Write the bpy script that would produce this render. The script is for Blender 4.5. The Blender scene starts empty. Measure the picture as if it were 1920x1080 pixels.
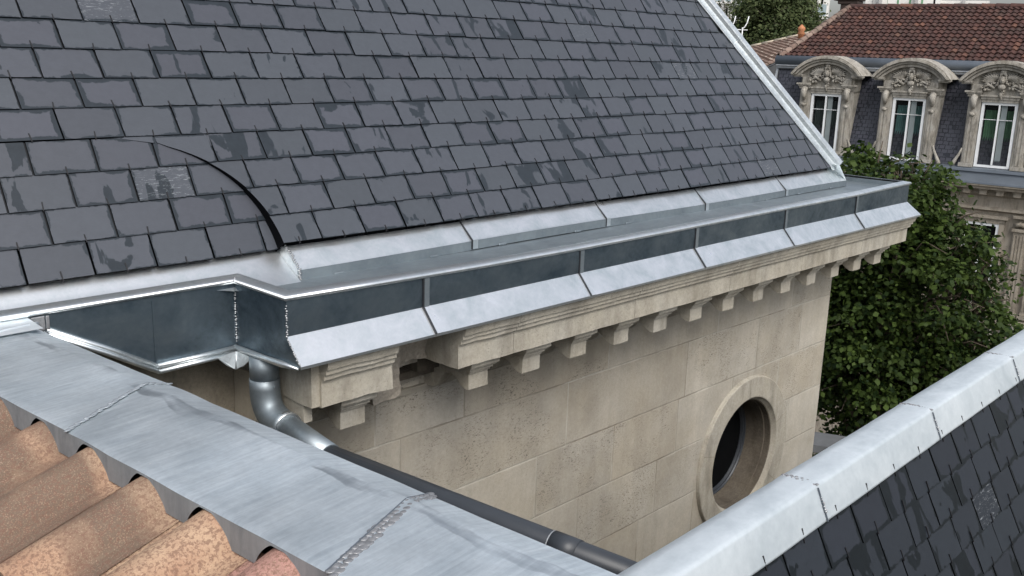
import bpy, bmesh, math, random
import numpy as np
from mathutils import Vector, Matrix, noise as mnoise
SC = bpy.context.scene
COL = SC.collection
rad = math.radians
# ------------------------------------------------------------------ camera
YAW, PIT, ROL, FPX = 0.81105375, 0.24018307, -0.03108545, 1820.0
fwd = Vector((math.sin(YAW)*math.cos(PIT), math.cos(YAW)*math.cos(PIT), -math.sin(PIT)))
rt0 = Vector((math.cos(YAW), -math.sin(YAW), 0)); dn0 = fwd.cross(rt0)
rt = rt0*math.cos(ROL) + dn0*math.sin(ROL); dn = -rt0*math.sin(ROL) + dn0*math.cos(ROL)
cam = bpy.data.cameras.new("camera"); cam.lens = FPX/1920*36; cam.sensor_width = 36
cam.clip_start = 0.05; cam.clip_end = 12000
camo = bpy.data.objects.new("camera", cam); COL.objects.link(camo)
M3 = Matrix((rt, -dn, -fwd)).transposed()
camo.matrix_world = M3.to_4x4(); SC.camera = camo
# ------------------------------------------------------------------ light
SUN_EL, SUN_AZ = rad(50), rad(208)          # azimuth from +Y clockwise
world = bpy.data.worlds.new("World"); SC.world = world; world.use_nodes = True
wn = world.node_tree; wn.nodes.clear()
sky = wn.nodes.new('ShaderNodeTexSky'); sky.sky_type = 'NISHITA'; sky.sun_disc = False
sky.sun_elevation = SUN_EL; sky.sun_rotation = SUN_AZ; sky.dust_density = 4; sky.air_density = 1.0; sky.ozone_density = 1.0
hs = wn.nodes.new('ShaderNodeHueSaturation'); hs.inputs['Saturation'].default_value = 0.42
tcw = wn.nodes.new('ShaderNodeTexCoord'); nzw = wn.nodes.new('ShaderNodeTexNoise')
nzw.inputs['Scale'].default_value = 2.6; nzw.inputs['Detail'].default_value = 5
mrw = wn.nodes.new('ShaderNodeMapRange'); mrw.inputs[1].default_value = .3; mrw.inputs[2].default_value = .7
mrw.inputs[3].default_value = .8; mrw.inputs[4].default_value = 1.25
mxw = wn.nodes.new('ShaderNodeVectorMath'); mxw.operation = 'SCALE'
bg = wn.nodes.new('ShaderNodeBackground'); bg.inputs['Strength'].default_value = 0.15
wo = wn.nodes.new('ShaderNodeOutputWorld')
wn.links.new(sky.outputs[0], hs.inputs['Color']); wn.links.new(tcw.outputs['Generated'], nzw.inputs['Vector'])
wn.links.new(nzw.outputs[0], mrw.inputs[0]); wn.links.new(hs.outputs[0], mxw.inputs[0]); wn.links.new(mrw.outputs[0], mxw.inputs['Scale'])
wn.links.new(mxw.outputs[0], bg.inputs[0]); wn.links.new(bg.outputs[0], wo.inputs[0])
sun = bpy.data.lights.new("sun", 'SUN'); sun.energy = 1.15; sun.angle = rad(35); sun.color = (1, .975, .94)
suno = bpy.data.objects.new("sun", sun); COL.objects.link(suno)
sdir = Vector((math.sin(SUN_AZ)*math.cos(SUN_EL), math.cos(SUN_AZ)*math.cos(SUN_EL), math.sin(SUN_EL)))
suno.rotation_euler = sdir.to_track_quat('Z', 'Y').to_euler()
SC.view_settings.view_transform = 'Standard'; SC.view_settings.look = 'None'
SC.view_settings.exposure = 0.42; SC.view_settings.gamma = 1
# ------------------------------------------------------------------ geometry helpers
def ray(p):
    return rt*((p[0]-960)/FPX) + dn*((p[1]-540)/FPX) + fwd
def on(p, ax, val):
    r = ray(p); return r*(val/r[ax])
def onplane(p, n, c):
    r = ray(p); return r*(c/r.dot(n))
class MB:
    def __init__(s):
        s.v = []; s.f = []; s.m = []; s.sm = []; s.uv = []; s.sz = []; s.has = False
    def face(s, idx, mat=0, smooth=False, uv=None, sz=None):
        s.f.append(tuple(idx)); s.m.append(mat); s.sm.append(smooth)
        if uv is not None: s.has = True
        s.uv.append(uv); s.sz.append(sz)
    def poly(s, pts, mat=0, uv=None, sz=None, smooth=False):
        b = len(s.v); s.v.extend([tuple(p) for p in pts]); s.face(range(b, b+len(pts)), mat, smooth, uv, sz)
    def box(s, c, d, mat=0, rot=None):
        b = len(s.v); c = Vector(c)
        for i in range(8):
            q = Vector(((i & 1)-.5, ((i >> 1) & 1)-.5, (i >> 2)-.5)); q = Vector((q.x*d[0], q.y*d[1], q.z*d[2]))
            if rot is not None: q = rot @ q
            s.v.append(tuple(c+q))
        for f in ((0,2,3,1),(4,5,7,6),(0,1,5,4),(2,6,7,3),(0,4,6,2),(1,3,7,5)): s.face([b+i for i in f], mat)
    def box2(s, lo, hi, mat=0):
        s.box([(a+b)/2 for a, b in zip(lo, hi)], [abs(b-a) for a, b in zip(lo, hi)], mat)
    def beam(s, a, b, w, h, up=(0,0,1), mat=0):
        a, b = Vector(a), Vector(b); x = (b-a); L = x.length; x.normalize()
        y = Vector(up).cross(x); y.normalize(); z = x.cross(y)
        s.box((a+b)/2, (L, w, h), mat, Matrix((x, y, z)).transposed())
    def tube(s, pts, r, n=12, mat=0, cap=True, smooth=True):
        pts = [Vector(p) for p in pts]; rs = r if hasattr(r, '__len__') else [r]*len(pts)
        t = (pts[1]-pts[0]).normalized(); a = Vector((0,0,1)) if abs(t.z) < .9 else Vector((1,0,0))
        u = t.cross(a).normalized(); b0 = len(s.v)
        for i, p in enumerate(pts):
            t = ((pts[min(i+1, len(pts)-1)]-pts[max(i-1, 0)])).normalized()
            u = (u - t*u.dot(t)).normalized(); w = t.cross(u)
            for k in range(n):
                an = 2*math.pi*k/n; s.v.append(tuple(p + (u*math.cos(an)+w*math.sin(an))*rs[i]))
        for i in range(len(pts)-1):
            for k in range(n):
                k2 = (k+1) % n; s.face((b0+i*n+k, b0+i*n+k2, b0+(i+1)*n+k2, b0+(i+1)*n+k), mat, smooth)
        if cap:
            s.face([b0+k for k in range(n)][::-1], mat); s.face([b0+(len(pts)-1)*n+k for k in range(n)], mat)
    def blob(s, c, r, mat=0, n=6, m=4):
        r = r if hasattr(r, '__len__') else (r, r, r); b = len(s.v); c = Vector(c)
        s.v.append((c.x, c.y, c.z+r[2]))
        for i in range(1, m):
            th = math.pi*i/m
            for k in range(n):
                ph = 2*math.pi*k/n; s.v.append((c.x+r[0]*math.sin(th)*math.cos(ph), c.y+r[1]*math.sin(th)*math.sin(ph), c.z+r[2]*math.cos(th)))
        s.v.append((c.x, c.y, c.z-r[2])); e = len(s.v)-1
        for k in range(n):
            k2 = (k+1) % n; s.face((b, b+1+k, b+1+k2), mat, True)
            for i in range(m-2): s.face((b+1+i*n+k, b+1+(i+1)*n+k, b+1+(i+1)*n+k2, b+1+i*n+k2), mat, True)
            s.face((e, b+1+(m-2)*n+k2, b+1+(m-2)*n+k), mat, True)
    def extr(s, prof, a, b, mat=0, smooth=False, caps=True):
        """prof: list of 3D pts (closed), extruded from offset a to offset b (vectors)"""
        n = len(prof); i0 = len(s.v)
        for o in (a, b):
            for p in prof: s.v.append(tuple(Vector(p)+Vector(o)))
        for k in range(n):
            k2 = (k+1) % n; s.face((i0+k, i0+k2, i0+n+k2, i0+n+k), mat, smooth)
        if caps: s.face(range(i0, i0+n), mat); s.face(range(i0+2*n-1, i0+n-1, -1), mat)
    def sweep(s, path, prof, mat=0, smooth=False, zoff=None, closed=False, caps=False):
        """path: 2D points; prof: (outward offset, z); outward = right of the travel direction"""
        P = [Vector((p[0], p[1])) for p in path]; n = len(prof); b0 = len(s.v)
        for i, p in enumerate(P):
            d1 = (P[i]-P[i-1]).normalized() if i > 0 else (P[1]-P[0]).normalized()
            d2 = (P[i+1]-P[i]).normalized() if i < len(P)-1 else d1
            n1 = Vector((d1.y, -d1.x)); n2 = Vector((d2.y, -d2.x)); m = n1+n2; m = m/(m.dot(n1))
            z0 = zoff[i] if zoff else 0
            for o, z in prof: s.v.append((p.x+m.x*o, p.y+m.y*o, z+z0))
        kk = n if closed else n-1
        for i in range(len(P)-1):
            for k in range(kk):
                k2 = (k+1) % n; s.face((b0+i*n+k, b0+i*n+k2, b0+(i+1)*n+k2, b0+(i+1)*n+k), mat, smooth)
        if caps: s.face(range(b0, b0+n), mat); s.face([b0+(len(P)-1)*n+k for k in range(n)][::-1], mat)
    def build(s, name, mats, parent=None):
        me = bpy.data.meshes.new(name); me.from_pydata(s.v, [], s.f)
        mats = mats if isinstance(mats, (list, tuple)) else [mats]
        for m in mats: me.materials.append(m)
        me.polygons.foreach_set('material_index', s.m); me.polygons.foreach_set('use_smooth', s.sm)
        if s.has:
            A = me.attributes.new('buv', 'FLOAT_VECTOR', 'CORNER'); B = me.attributes.new('bsz', 'FLOAT_VECTOR', 'CORNER')
            a = []; b = []
            for f, u, z in zip(s.f, s.uv, s.sz):
                for k in range(len(f)):
                    a.extend((u[k][0], u[k][1], 0) if u is not None else (0, 0, 0)); b.extend(z if z is not None else (0, 0, .5))
            A.data.foreach_set('vector', a); B.data.foreach_set('vector', b)
        me.update(); o = bpy.data.objects.new(name, me); COL.objects.link(o)
        if parent is not None: adopt(o, parent)
        return o
def adopt(o, parent):
    o.parent = parent
    m = Matrix.Identity(4); p = parent
    ch = []
    while p is not None: ch.append(p); p = p.parent
    for q in reversed(ch): m = m @ q.matrix_parent_inverse @ q.matrix_basis
    if not o.get('_local'): o.matrix_parent_inverse = m.inverted()
def tag(o, label=None, cat=None, group=None, kind=None):
    if label: o['label'] = label
    if cat: o['category'] = cat
    if group: o['group'] = group
    if kind: o['kind'] = kind
    return o
def empty(name, loc, rz=0, label=None, cat=None, group=None):
    o = bpy.data.objects.new(name, None); COL.objects.link(o); o.empty_display_size = .2
    o.location = loc; o.rotation_euler = (0, 0, rz); return tag(o, label, cat, group)
def bevel(o, w, seg=1, ang=40):
    m = o.modifiers.new('bevel', 'BEVEL'); m.width = w; m.segments = seg; m.limit_method = 'ANGLE'; m.angle_limit = rad(ang); return o
def roughen(o, amp, freq, cut=None):
    """chips and unevenness: subdivide long edges, then move vertices by noise"""
    bm = bmesh.new(); bm.from_mesh(o.data); bmesh.ops.remove_doubles(bm, verts=bm.verts, dist=1e-5)
    if cut:
        for _ in range(6):
            e = [e for e in bm.edges if e.calc_length() > cut]
            if not e: break
            bmesh.ops.subdivide_edges(bm, edges=e, cuts=1, use_grid_fill=True)
    for v in bm.verts:
        v.co += mnoise.noise_vector(v.co*freq)*amp + mnoise.noise_vector(v.co*freq*3.1)*amp*.4
    bm.to_mesh(o.data); bm.free(); o.data.update(); return o
# ------------------------------------------------------------------ materials
class NT:
    def __init__(s, name):
        s.mat = bpy.data.materials.new(name); s.mat.use_nodes = True; s.t = s.mat.node_tree; s.t.nodes.clear()
        s.out = s.t.nodes.new('ShaderNodeOutputMaterial'); s.b = s.t.nodes.new('ShaderNodeBsdfPrincipled')
        s.t.links.new(s.b.outputs[0], s.out.inputs[0])
    def link(s, v, sock):
        if isinstance(v, bpy.types.NodeSocket): s.t.links.new(v, sock)
        elif v is not None:
            if hasattr(v, '__len__') and len(v) == 3 and sock.type == 'RGBA': v = (*v, 1)
            sock.default_value = v
    def set(s, **k):
        for n, v in k.items(): s.link(v, s.b.inputs[n.replace('_', ' ')])
        return s
    def math(s, op, a, b=None, c=None, clamp=False):
        n = s.t.nodes.new('ShaderNodeMath'); n.operation = op; n.use_clamp = clamp
        for i, v in enumerate((a, b, c)): s.link(v, n.inputs[i]) if v is not None else None
        return n.outputs[0]
    def vec(s, op, a, b=None, sc=None):
        n = s.t.nodes.new('ShaderNodeVectorMath'); n.operation = op; s.link(a, n.inputs[0])
        if b is not None: s.link(b, n.inputs[1])
        if sc is not None: s.link(sc, n.inputs['Scale'])
        return n.outputs[0]
    def comb(s, x, y, z):
        n = s.t.nodes.new('ShaderNodeCombineXYZ')
        for i, v in enumerate((x, y, z)): s.link(v, n.inputs[i])
        return n.outputs[0]
    def sep(s, v):
        n = s.t.nodes.new('ShaderNodeSeparateXYZ'); s.link(v, n.inputs[0]); return n.outputs
    def pos(s):
        return s.t.nodes.new('ShaderNodeTexCoord').outputs['Object']
    def attr(s, name):
        n = s.t.nodes.new('ShaderNodeAttribute'); n.attribute_name = name; return n.outputs['Vector']
    def noise(s, v, scale, detail=4, rough=.55, dist=0):
        n = s.t.nodes.new('ShaderNodeTexNoise'); s.link(v, n.inputs['Vector']); n.inputs['Scale'].default_value = scale
        n.inputs['Detail'].default_value = detail; n.inputs['Roughness'].default_value = rough; n.inputs['Distortion'].default_value = dist
        return n.outputs[0]
    def voro(s, v, scale, out='Distance', feat='F1'):
        n = s.t.nodes.new('ShaderNodeTexVoronoi'); n.feature = feat; s.link(v, n.inputs['Vector']); n.inputs['Scale'].default_value = scale
        return n.outputs[out]
    def mr(s, v, a, b, c=0., d=1., smooth=False):
        n = s.t.nodes.new('ShaderNodeMapRange'); n.interpolation_type = 'SMOOTHSTEP' if smooth else 'LINEAR'
        for i, x in enumerate((v, a, b, c, d)): s.link(x, n.inputs[i])
        return n.outputs[0]
    def mix(s, f, a, b, mode='MIX'):
        n = s.t.nodes.new('ShaderNodeMix'); n.data_type = 'RGBA'; n.blend_type = mode
        s.link(f, n.inputs[0]); s.link(a, n.inputs[6]); s.link(b, n.inputs[7]); return n.outputs[2]
    def mul(s, col, f):
        return s.mix(1.0, col, s.comb(f, f, f), 'MULTIPLY')
    def bump(s, h, strength=.3, dist=.01):
        n = s.t.nodes.new('ShaderNodeBump'); n.inputs['Strength'].default_value = strength; n.inputs['Distance'].default_value = dist
        s.link(h, n.inputs['Height']); s.link(n.outputs[0], s.b.inputs['Normal']); return s
def plain(name, col, rough=.6, metal=0, var=.12, scale=20, bump=0, bd=.004, spec=.5):
    m = NT(name); n = m.noise(m.pos(), scale, 4)
    m.set(Base_Color=m.mul(col, m.mr(n, .25, .75, 1-var, 1+var)), Roughness=rough, Metallic=metal, Specular_IOR_Level=spec)
    if bump: m.bump(n, bump, bd)
    return m.mat
def edge_dist(m):
    u, v, _ = m.sep(m.attr('buv')); w, h, r = m.sep(m.attr('bsz'))
    d = m.math('MINIMUM', m.math('MINIMUM', u, m.math('SUBTRACT', w, u)), m.math('MINIMUM', v, m.math('SUBTRACT', h, v)))
    return u, v, w, h, r, d
def mat_slate(name, dry, wet, wetbias=0., spec=1.):
    m = NT(name); u, v, w, h, r, d = edge_dist(m)
    q = m.comb(m.math('ADD', u, m.math('MULTIPLY', r, 37.1)), m.math('ADD', v, m.math('MULTIPLY', r, 91.7)), m.math('MULTIPLY', r, 13.3))
    r2 = m.math('FRACT', m.math('MULTIPLY', r, 17.37)); r3 = m.math('FRACT', m.math('MULTIPLY', r, 71.93)); r4 = m.math('FRACT', m.math('MULTIPLY', r, 131.7))
    n1 = m.noise(q, 45, 4, .6); n0 = m.noise(q, 9, 3, .5)
    dn = m.math('ADD', d, m.math('ADD', m.math('MULTIPLY', m.math('SUBTRACT', n1, .5), .022), m.math('MULTIPLY', m.math('SUBTRACT', n0, .52), .05)))
    thr = m.math('ADD', m.math('MULTIPLY', m.math('POWER', r2, 2.2), .013), .0012)
    wet_e = m.mr(m.math('SUBTRACT', thr, dn), -.0012, .0012)
    # run-off tongues and patches, different on every slate
    q2 = m.vec('MULTIPLY', q, (1.0, .45, 1.0)); n2 = m.noise(q2, 8.5, 4, .5, .5)
    lim = m.mr(r3, 0, 1, .55-wetbias, .80-wetbias)
    wet_p = m.mr(m.math('SUBTRACT', n2, lim), -.006, .006)
    wetm = m.math('MAXIMUM', wet_e, wet_p)
    mot = m.noise(q, 30, 5, .65); grain = m.noise(m.vec('MULTIPLY', q, (1., 4., 1.)), 60, 3, .6)
    tint = m.mr(r4, 0, 1, .90, 1.08)
    k = m.math('MULTIPLY', tint, m.math('ADD', m.mr(mot, .3, .7, .93, 1.06), m.mr(grain, .3, .7, -.03, .03)))
    dryc = m.mul(m.mix(m.mr(r2, 0, 1), dry, (dry[0]*1.03, dry[1]*.97, dry[2]*1.02)), k)
    wetc = m.mul(wet, m.mr(mot, .3, .7, .85, 1.15))
    c = m.mix(wetm, dryc, wetc)
    # a few flaked slates with pale scratches
    sc = m.noise(m.vec('MULTIPLY', q, (1., 5., 1.)), 26, 5, .75, 1.2)
    fl = m.math('MULTIPLY', m.mr(sc, .56, .64), m.mr(r, .985, .988))
    c = m.mix(m.math('MULTIPLY', fl, .6), c, (.33, .35, .37))
    damp = m.mr(m.math('SUBTRACT', v, h), -.001, .002)      # always wet where the course above covers it
    c = m.mix(damp, c, (wet[0]*.10, wet[1]*.10, wet[2]*.11))
    m.set(Base_Color=c, Roughness=m.mr(wetm, 0, 1, .46, .30), Specular_IOR_Level=m.mr(wetm, 0, 1, .5*spec, .42*spec))
    hgt = m.math('ADD', m.math('MULTIPLY', mot, .7), m.math('MULTIPLY', grain, .5))
    m.bump(hgt, .2, .002); return m.mat
def mat_zinc(name, lo, hi, r0=.3, r1=.5, metal=.92, sc=4., streak=(1,1,1), bump=.12, spec=0):
    m = NT(name); p = m.pos(); n = m.noise(m.vec('MULTIPLY', p, streak), sc, 6, .62, .5); n2 = m.noise(p, 38, 4, .6); n3 = m.noise(p, 1.7, 2)
    k = m.math('ADD', m.mr(n, .3, .7), m.mr(n2, .3, .7, -.15, .15), clamp=True)
    c = m.mix(k, lo, hi)
    if spec:
        v = m.sep(m.voro(p, spec, 'Color'))[0]; c = m.mul(c, m.mr(v, 0, 1, .88, 1.08))
    m.set(Base_Color=c, Metallic=metal, Roughness=m.mr(m.math('ADD', m.math('MULTIPLY', n, .7), m.math('MULTIPLY', n2, .3)), .3, .7, r1, r0))
    m.bump(m.math('ADD', n3, m.math('MULTIPLY', n, .15)), bump, .02); return m.mat
def mat_stone(name, col, var=.12, pit=True, block=False, stain=.0):
    m = NT(name); p = m.pos(); n = m.noise(p, 3.2, 5, .6); f = m.noise(p, 60, 4, .7)
    c = m.mul(m.mix(m.mr(n, .3, .7), (col[0]*.93, col[1]*.9, col[2]*.85), (col[0]*1.05, col[1]*1.05, col[2]*1.06)), m.mr(f, .3, .7, 1-var, 1+var))
    hgt = f
    if block:
        u, v, w, h, r, d = edge_dist(m); r2 = m.math('FRACT', m.math('MULTIPLY', r, 37.7)); r3 = m.math('FRACT', m.math('MULTIPLY', r, 91.3))
        c = m.mul(c, m.mr(r, 0, 1, .91, 1.06)); c = m.mix(m.math('MULTIPLY', r2, .35), c, m.mul(c, .93))
        c = m.mix(m.mr(r2, .7, 1, 0, .3), c, (col[0]*.86, col[1]*.78, col[2]*.66))
        # pitted blocks
        pt = m.noise(m.vec('MULTIPLY', p, (1., 1., 2.2)), 55, 3, .75, .8); pm = m.math('MULTIPLY', m.mr(pt, .56, .62), m.mr(r3, .3, .7))
        zone = m.mr(m.noise(p, 5, 2), .42, .6); pm = m.math('MULTIPLY', pm, zone)
        c = m.mix(m.math('MULTIPLY', pm, .75), c, (.10, .088, .07)); hgt = m.math('SUBTRACT', hgt, m.math('MULTIPLY', pm, 1.5))
        wob = m.math('ADD', d, m.math('MULTIPLY', m.math('SUBTRACT', m.noise(p, 14, 4), .5), .010))
        jl = m.mr(wob, .0025, .006, 1, 0); jd = m.mr(m.noise(p, 2.1, 2), .42, .6)
        c = m.mix(m.math('MULTIPLY', jl, .75), c, m.mix(jd, (col[0]*.5, col[1]*.47, col[2]*.42), (col[0]*1.14, col[1]*1.16, col[2]*1.18)))
        # repointing mortar smeared wide along some joints
        sm = m.math('MULTIPLY', m.mr(m.math('ADD', d, m.math('MULTIPLY', m.math('SUBTRACT', m.noise(p, 7, 3), .5), .12)), 0, .02, 1, 0), m.mr(m.noise(p, 1.1, 1), .46, .56))
        c = m.mix(m.math('MULTIPLY', sm, .4), c, (col[0]*1.12, col[1]*1.14, col[2]*1.15))
        hgt = m.math('SUBTRACT', hgt, m.math('MULTIPLY', jl, 1.2))
        bl = m.noise(m.vec('ADD', p, (3, 7, 2)), 1.6, 5, .65, .4); c = m.mul(c, m.mr(bl, .35, .65, .84, 1.08))
        # faint rain streaks
        st = m.noise(m.vec('MULTIPLY', p, (9, 9, .5)), 1.5, 4, .6); c = m.mul(c, m.mr(st, .35, .7, 1.03, .93))
    if stain:
        s2 = m.noise(m.vec('MULTIPLY', p, (2.2, 2.2, .7)), 3.2, 5, .7); c = m.mix(m.math('MULTIPLY', m.mr(s2, .45, .68), stain), c, (col[0]*.22, col[1]*.2, col[2]*.18))
    if pit:
        pv = m.noise(p, 130, 2, .6); pk = m.mr(pv, .63, .7); c = m.mix(m.math('MULTIPLY', pk, .35), c, (.1, .09, .075)); hgt = m.math('SUBTRACT', hgt, pk)
    m.set(Base_Color=c, Roughness=.88, Specular_IOR_Level=.25); m.bump(hgt, .35, .006); return m.mat
def mat_tile(name, cols, lich=.3):
    """per-tile colour from the tile's own random number"""
    m = NT(name); u, v, w, h, r, d = edge_dist(m); p = m.pos()
    r2 = m.math('FRACT', m.math('MULTIPLY', r, 57.3)); n = m.noise(p, 9, 4, .65); n2 = m.noise(p, 2, 3)
    c = m.mix(m.mr(r, .3, .75), cols[0], cols[1]); c = m.mix(m.mr(r, .93, .96), c, cols[2]); c = m.mul(c, m.mr(n, .3, .7, .72, 1.2))
    c = m.mix(m.math('MULTIPLY', m.mr(n2, .5, .7), lich), c, (.05, .045, .035))
    m.set(Base_Color=c, Roughness=.8); m.bump(n, .3, .01); return m.mat
def mat_clay():
    m = NT('clay'); p = m.pos(); u, v, w, h, r, d = edge_dist(m)
    big = m.noise(m.comb(m.math('MULTIPLY', u, .6), v, m.math('MULTIPLY', r, 9.)), 3.4, 3, .55, .3)
    big2 = m.noise(m.vec('ADD', p, (5, 2, 1)), 5.2, 3, .6); sp = m.noise(p, 115, 3, .72); sp2 = m.noise(p, 330, 2, .6)
    c = m.mix(m.mr(big2, .36, .62), (.32, .185, .12), (.43, .30, .20))
    c = m.mix(m.mr(r, .75, .8), c, (.36, .20, .165))
    c = m.mix(m.math('MULTIPLY', m.mr(big, .44, .58), .85), c, (.11, .082, .063))
    c = m.mix(m.math('MULTIPLY', m.mr(sp, .47, .58), .72), c, (.165, .092, .066))
    c = m.mix(m.math('MULTIPLY', m.mr(sp2, .56, .66), .3), c, (.58, .43, .31))
    m.set(Base_Color=c, Roughness=.82, Specular_IOR_Level=.3); m.bump(m.math('ADD', sp, m.math('MULTIPLY', sp2, .5)), .45, .004); return m.mat
def mat_leaf(name, a, b):
    m = NT(name); g = m.t.nodes.new('ShaderNodeNewGeometry'); rr = g.outputs['Random Per Island']
    n = m.noise(m.pos(), 1.3, 2); c = m.mix(m.mr(m.math('ADD', m.math('MULTIPLY', rr, .7), m.math('MULTIPLY', n, .6)), .3, 1.0), a, b)
    m.set(Base_Color=c, Roughness=.6, Specular_IOR_Level=.18)
    tr = m.t.nodes.new('ShaderNodeBsdfTranslucent'); m.t.links.new(c, tr.inputs[0]); mx = m.t.nodes.new('ShaderNodeMixShader'); mx.inputs[0].default_value = .3
    m.t.links.new(m.b.outputs[0], mx.inputs[1]); m.t.links.new(tr.outputs[0], mx.inputs[2]); m.t.links.new(mx.outputs[0], m.out.inputs[0]); return m.mat
def mat_cap():
    """weathered zinc of the tiled roof's capping: brushed streaks across, damp film beside the fold"""
    m = NT('zinc_weathered'); u, v, w, h, r, d = edge_dist(m); p = m.pos()
    q = m.comb(m.math('MULTIPLY', u, 14.), m.math('MULTIPLY', v, 2.2), 0)
    st = m.noise(m.comb(m.math('MULTIPLY', u, 12.), m.math('MULTIPLY', v, 1.0), 3.), 5, 7, .7, .3); n = m.noise(p, 6, 5, .6, .3); f = m.noise(p, 70, 3, .6)
    c = m.mix(m.mr(m.math('ADD', m.math('MULTIPLY', st, .6), m.math('MULTIPLY', n, .4)), .35, .65), (.55, .62, .665), (.82, .885, .92))
    c = m.mul(c, m.mr(f, .3, .7, .95, 1.05)); c = m.mul(c, m.mr(m.noise(p, 1.9, 3), .35, .65, .78, 1.1))
    wob = m.math('MULTIPLY', m.math('SUBTRACT', m.noise(m.comb(u, 0, 0), 3.2, 4, .5), .5), .13)
    t = m.math('ADD', v, wob)          # v measured from the outer edge
    wet = m.math('MULTIPLY', m.mr(t, .075, .08), m.mr(m.math('ADD', t, m.math('MULTIPLY', m.math('SUBTRACT', m.noise(m.comb(u, 5., 0), 2.6, 3, .5), .5), .14)), .106, .110, 1, 0))
    pat = m.mr(m.noise(p, 3.0, 2), .40, .46); wet = m.math('MULTIPLY', wet, pat)
    wet = m.math('MULTIPLY', wet, m.mr(m.noise(m.comb(u, m.math('MULTIPLY', v, 3.), 2.), 5.5, 3, .6), .38, .60)); c = m.mix(m.math('MULTIPLY', wet, .55), c, (.30, .34, .375))
    fl = m.mr(m.noise(p, 42, 3, .7), .70, .74); fl = m.math('MULTIPLY', fl, m.mr(m.noise(p, 3.1, 1), .55, .62)); c = m.mix(fl, c, (.8, .82, .83))
    m.set(Base_Color=c, Metallic=.78, Roughness=m.mr(wet, 0, 1, .50, .34)); m.bump(m.math('ADD', m.noise(p, 5, 3), m.math('MULTIPLY', st, .15)), .16, .02); return m.mat
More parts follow.
